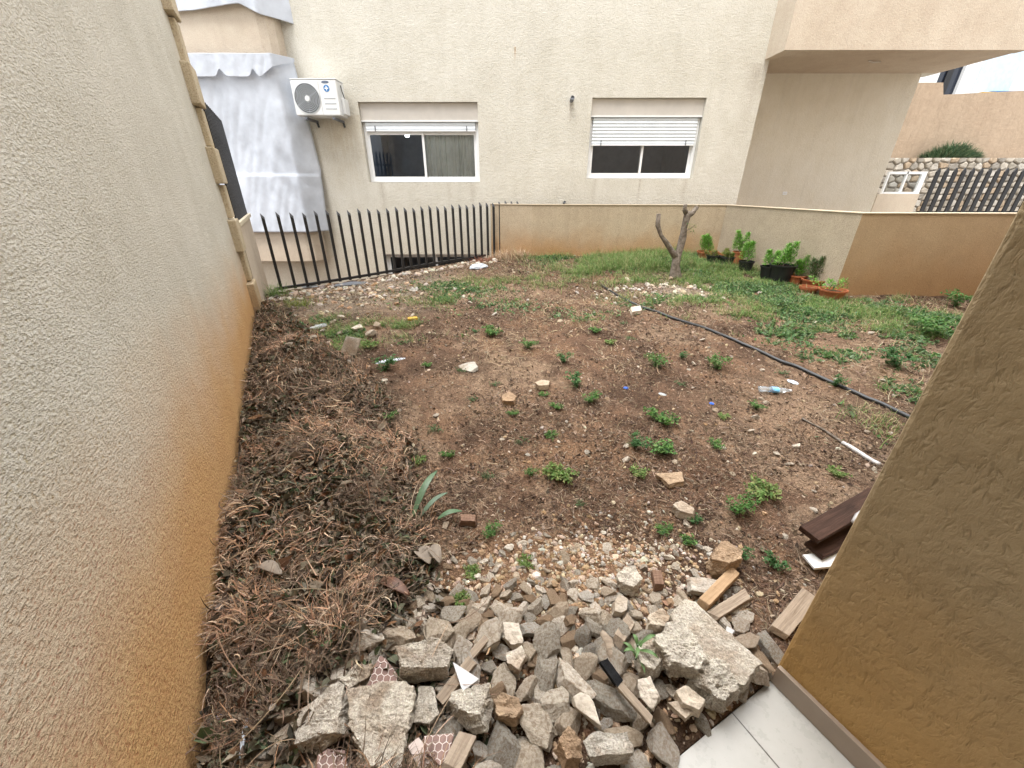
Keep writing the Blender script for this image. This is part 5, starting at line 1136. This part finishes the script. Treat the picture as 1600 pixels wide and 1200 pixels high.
wm = weed_mesh(300, .09, 90, [(.05, .11, .04), (.07, .15, .055)], .038, .05); putweed(527, 1005, 1.0, 'dark broad-leaved weed in the dry heap, above the leaning slab', None, wm)
# sprout in the rubble
p = at(990, 1042); o = empty('sprout', (p.x, p.y, gz(p.x, p.y))); tag(o, 'young sprout with long pale green leaves growing between rubble blocks', 'plant')
MB().tube([(0, 0, 0), (.004, .003, .06), (.0, .008, .12)], .003, 6).build('stem', M['aloe'], o)
lmt = plain('sprout_leaf', (.10, .18, .06), .5, .4, .15, 30)
for k in range(9):
    a = k*2.4; z = .05+.009*k; l = .04+.014*(k % 3); V = []; n = 6
    for i in range(n+1):
        t = i/n; ww = .014*sin(pi*min(.98, t*.9+.06)); c = Vector((cos(a)*l*t, sin(a)*l*t, z+.03*sin(t*2.4))); s_ = Vector((-sin(a), cos(a), 0)); V += [c-s_*ww/2+Vector((0,0,.003)), c, c+s_*ww/2+Vector((0,0,.003))]
    Fc = [f for i in range(n) for f in ((i*3, i*3+1, i*3+4, i*3+3), (i*3+1, i*3+2, i*3+5, i*3+4))]; MB().add(V, Fc).build('leaf', lmt, o, smooth=True)

# --- pruned tree stump
p = at(1055, 434); st = empty('pruned_tree', (p.x, p.y, gz(p.x, p.y)-.02)); tag(st, 'small pruned bare tree with forked grey trunk among grass before the parapet', 'tree')
Yt = p.y
def tp_(px, py, dy=0):
    v = onY(px, py, Yt+dy); return (v.x-p.x, v.y-p.y, v.z-(gz(p.x, p.y)-.02))
tr = MB().tube([(0, 0, -.05), tp_(1055, 430), tp_(1055, 415), tp_(1058, 402), tp_(1062, 390, .02), tp_(1066, 372, .03), tp_(1069, 355, .03), tp_(1073, 340, .03), tp_(1074, 330, .03)], [.10, .076, .060, .060, .045, .048, .037, .046, .036], 12, nz=.2).build('trunk', M['bark'], st, smooth=True)
MB().tube([tp_(1058, 404), tp_(1050, 393, -.02), tp_(1042, 380, -.04), tp_(1033, 368, -.06), tp_(1028, 352, -.06), tp_(1029, 334, -.06)], [.050, .036, .034, .027, .034, .028], 10, nz=.12).build('limb', M['bark'], st, smooth=True)
MB().tube([tp_(1074, 336, .03), tp_(1070, 328, .0), tp_(1071, 320, -.02)], [.034, .030, .026], 8, nz=.15).build('limb', M['bark'], st, smooth=True)
MB().tube([tp_(1074, 338, .03), tp_(1082, 333, .05), tp_(1089, 323, .07)], [.036, .030, .026], 8, nz=.15).build('limb', M['bark'], st, smooth=True)
MB().tube([tp_(1068, 362, .03), tp_(1078, 358, .0), tp_(1086, 352, -.02)], [.008, .005, .003], 6).build('twig', M['bark'], st)
n = 40; Pt = np.array([tp_(1074+random.uniform(0, 14), 364-random.uniform(0, 16), random.uniform(-.04, .04)) for _ in range(n)]); f_ = flakes(Pt, rng.uniform(.015, .03, n), palette(n, GC), .8, .4)
np_mesh('foliage', f_[0], [f_[1]], M['leaf'], st, f_[2])

# --- potted plants by the parapet
def juniper(seed, h, r, n, cols):
    """feathery upright shoot sprays"""
    q = np.random.default_rng(seed); global rng; sv = rng; rng = q; P = []; A_ = []; E = []; LN = []
    tops = [(q.normal(0, r*.45), q.normal(0, r*.35), h*q.uniform(.7, 1)) for _ in range(2+seed % 2)]
    for tx, ty, th in tops:
        m = n//len(tops); t = q.random(m)**.8; rad = r*.62*(1-t*.85)*q.random(m)**.5; a = q.uniform(0, 2*pi, m)
        P.append(np.stack([tx*t**.5+rad*np.cos(a), ty*t**.5+rad*np.sin(a), th*(.12+.80*t)], 1)); A_.append(a+q.normal(0, .5, m)); E.append(q.uniform(.3, 1.3, m)); LN.append(q.uniform(.018, .045, m))
    P, A_, E, LN = map(np.concatenate, (P, A_, E, LN)); m = len(P)
    S_ = strips(P, A_, LN*1.15, q.uniform(.006, .012, m), -q.uniform(0, .8, m), palette(m, cols, .25), 3, E)
    rng = sv; return S_
JC = [(.16, .36, .06), (.21, .44, .08), (.11, .26, .05), (.27, .50, .12)]
def potted(px, py, d, h, m, lab, ph, pr, seed, n=420, cols=JC, tilt=0, tap=.74):
    """px,py = pixel of the foot of the pot"""
    p = at(px, py); o = empty('potted_plant', (p.x, p.y, gz(p.x, p.y)-.01), random.uniform(0, 6)); tag(o, lab, 'potted plant', 'flower pots along the parapet')
    r = d/2; t_ = .006; rb = r*tap; rl = .018 if h > .1 else .03
    MB().lathe([(0, 0), (rb, 0), (r*.96, h-rl), (r*1.05, h-rl), (r*1.06, h), (r*.96, h), (r*.93, h-.02), (r*.90, h-.035)], seg=32).build('pot', m, o, smooth=True).modifiers.new('e', 'EDGE_SPLIT').split_angle = R(35)
    D = MB().lathe([(0, h-.028), (r*.5, h-.026), (r*.925, h-.032)], seg=24).build('soil', M['soil'], o)
    if ph:
        S_ = juniper(seed, ph*1.15, pr*1.25, int(n*1.8), cols); f = np_mesh('foliage', S_[0], [S_[1]], M['leaf'], o, S_[2]); f.location = (0, 0, h-.03)
        q = MB()
        for k in range(3): a = k*2.1+seed; q.tube([(0, 0, h-.04), (.01*cos(a), .01*sin(a), h+ph*.25), (pr*.35*cos(a), pr*.35*sin(a), h+ph*.6)], [.005, .004, .002], 6)
        q.build('stem', M['bark'], o)
    return o
TP, BP = M['terrapot'], M['blackpot']
potted(1104, 404, .34, .13, TP, 'wide terracotta pot with two feathery green shrubs, leftmost at the parapet corner', .32, .15, 1, 700)
potted(1131, 407, .24, .12, TP, 'terracotta bowl with short yellowing plants behind the two black pots', .10, .10, 2, 200, [(.22, .22, .05), (.14, .2, .05)])
potted(1112, 413, .21, .16, BP, 'left of two small black pots in front of the leftmost terracotta pot', .08, .09, 3, 180, [(.24, .2, .06), (.12, .2, .05)])
potted(1133, 416, .22, .16, BP, 'right of two small black pots, touching the orange-brown pot', .09, .09, 4, 200, [(.2, .22, .06), (.12, .2, .05)])
potted(1150, 414, .19, .22, TP, 'narrow orange-brown terracotta pot with tall feathery green shrub', .36, .14, 5, 600, tap=.8)
potted(1163, 424, .21, .17, BP, 'black pot with tall feathery shrub in front of the orange-brown pot', .34, .15, 6, 600)
po = potted(1180, 413, .18, .16, BP, 'black pot with thin spiky dark leaves beside the tall feathery shrub', 0, 0, 7)
nn_ = 16; A = strips(np.zeros((nn_, 3)), rng.uniform(0, 2*pi, nn_), rng.uniform(.14, .26, nn_), np.full(nn_, .014), -rng.uniform(.1, .9, nn_), palette(nn_, [(.10, .11, .05), (.07, .09, .045)]), 5, rng.uniform(.7, 1.4, nn_)); np_mesh('foliage', A[0], [A[1]], M['leaf'], po, A[2]).location = (0, 0, .12)
potted(1198, 437, .25, .21, BP, 'medium black pot with feathery shrub just left of the largest black pot', .26, .13, 8, 520)
potted(1216, 441, .33, .25, BP, 'largest black pot, with a tall bright feathery shrub', .32, .15, 9, 700)
potted(1241, 443, .26, .13, TP, 'round rimmed terracotta bowl with feathery shrub, right of the largest black pot', .28, .13, 10, 520)
potted(1268, 450, .30, .13, TP, 'rectangular-looking terracotta planter with dark twiggy shrub', .31, .13, 11, 460, [(.07, .16, .05), (.10, .2, .06), (.12, .12, .06)])
potted(1262, 457, .22, .09, TP, 'broken terracotta bowl in front of the planter with the twiggy shrub', 0, 0, 12)
potted(1297, 466, .30, .13, TP, 'rightmost terracotta bowl with sparse drooping green plant', .16, .16, 13, 150)
# bush on the stone wall
n = 2600; a = rng.uniform(0, 2*pi, n); b0_ = onY(1485, 247, SY+.3); rad = rng.random(n)**.5
P = np.stack([b0_.x+rad*np.cos(a)*.75, SY+.3+rad*np.sin(a)*.22, ztop-.02+rng.random(n)*.32*(1-rad**2)], 1)
A = strips(P, a, rng.uniform(.08, .2, n), rng.uniform(.012, .025, n), -rng.uniform(0, 1, n), palette(n, [(.10, .17, .09), (.14, .21, .12), (.07, .12, .06), (.18, .22, .12)]), 3, rng.uniform(.4, 1.4, n))
o = join('bush', [A], M['leaf']); tag(o, 'rounded grey-green bush growing on top of the rubble stone wall', 'bush')

# --- every loose stone and tiny weed named by what it lies next to
LM = [(600, 1130, 'the largest concrete slab'), (505, 1115, 'the leaning left slab'), (665, 1035, 'the thick pale slab'), (600, 1050, 'the pointed hexagon tile shard'), (735, 1105, 'the cracked speckled chunk'), (795, 990, 'the upper chalky white stone'), (810, 1035, 'the lower chalky white stone'),
      (1130, 1010, 'the long cement slab'), (1060, 1020, 'the big rough block'), (1120, 1070, 'the pitted tan block'), (1015, 1030, 'the rounded pebbly block'), (915, 1105, 'the shoe-sole shaped stone'), (950, 1170, 'the brick-shaped block'), (890, 1170, 'the rusty pointed stone'), (1010, 1090, 'the pale leaf-shaped stone'),
      (1075, 1095, 'the clean cream block'), (1132, 872, 'the tan boulder'), (982, 907, 'the dark angular rock'), (968, 949, 'the pale upright gravel stone'), (980, 1080, 'the charred stick'), (1120, 920, 'the tan wood beam'), (1140, 945, 'the rotten wood piece'), (1031, 906, 'the reddish wood block'), (732, 812, 'the small dark wood block'),
      (728, 1060, 'the white triangular shard'), (750, 1010, 'the snapped grey plank'), (717, 1170, 'the bottom grey plank'), (990, 1045, 'the green sprout'), (823, 884, 'the weed on the gravel'), (950, 1005, 'the gnarled root'), (1240, 960, 'the bleached driftwood'),
      (847, 601, 'the cream flat stone'), (795, 622, 'the tan stone'), (978, 606, 'the bright blue cap'), (1112, 631, 'the dark blue cap'), (1208, 613, 'the plastic bottle'), (770, 522, 'the double-lobed weed'), (645, 500, 'the yellow box'), (600, 570, 'the folded white paper'), (733, 577, 'the thin grey slab'), (1030, 656, 'the largest central weed'),
      (1026, 574, 'the dense bright weed'), (1121, 577, 'the rounded bright weed'), (922, 630, 'the vivid green weed'), (862, 745, 'the weed cluster on sand'), (1186, 768, 'the wide spreading weed'), (1152, 802, 'the ferny weed'), (1045, 752, 'the flat brown stone'), (1066, 800, 'the oblong tan stone'), (665, 770, 'the sword leaves'), (1310, 690, 'the white-wrapped stick'),
      (1180, 550, 'the middle of the hose'), (1060, 500, 'the far part of the hose'), (1350, 625, 'the near end of the hose'), (993, 484, 'the bright white block'), (545, 545, 'the leaning whitish stone'), (1055, 434, 'the pruned tree'), (748, 419, 'the white plastic bag'), (1300, 830, 'the stack of boards'), (825, 546, 'the elongated weed'), (1400, 576, 'the broad dark weed')]
LMW = [(at(a, b), t) for a, b, t in LM]
CW = {'lime': 'cream', 'concrete': 'speckled grey', 'pale': 'whitish', 'brownst': 'brown'}
seen = {}
for o, mk, x, y, sz, kd in sorted(PEND, key=lambda q: min((q[2]-p.x)**2+(q[3]-p.y)**2 for p, _ in LMW)):
    p, t = min(LMW, key=lambda l: (x-l[0].x)**2+(y-l[0].y)**2); dx, dy = x-p.x, y-p.y
    dr = ('right of' if dx > 0 else 'left of') if abs(dx) > abs(dy) else ('just behind' if dy > 0 else 'just in front of')
    what = 'tiny green weed' if kd == 'w' else ('%s %s %s' % ('big' if sz > .042 else 'medium' if sz > .03 else 'small', CW[mk], 'rubble stone' if kd == 'r' else 'loose stone'))
    key = (what, dr, t); seen[key] = seen.get(key, 0)+1
    o['label'] = '%s%s %s %s' % (['', 'second ', 'third ', 'fourth ', 'fifth ', 'sixth ', 'seventh ', 'eighth ', 'ninth '][min(seen[key]-1, 8)], what, dr, t)
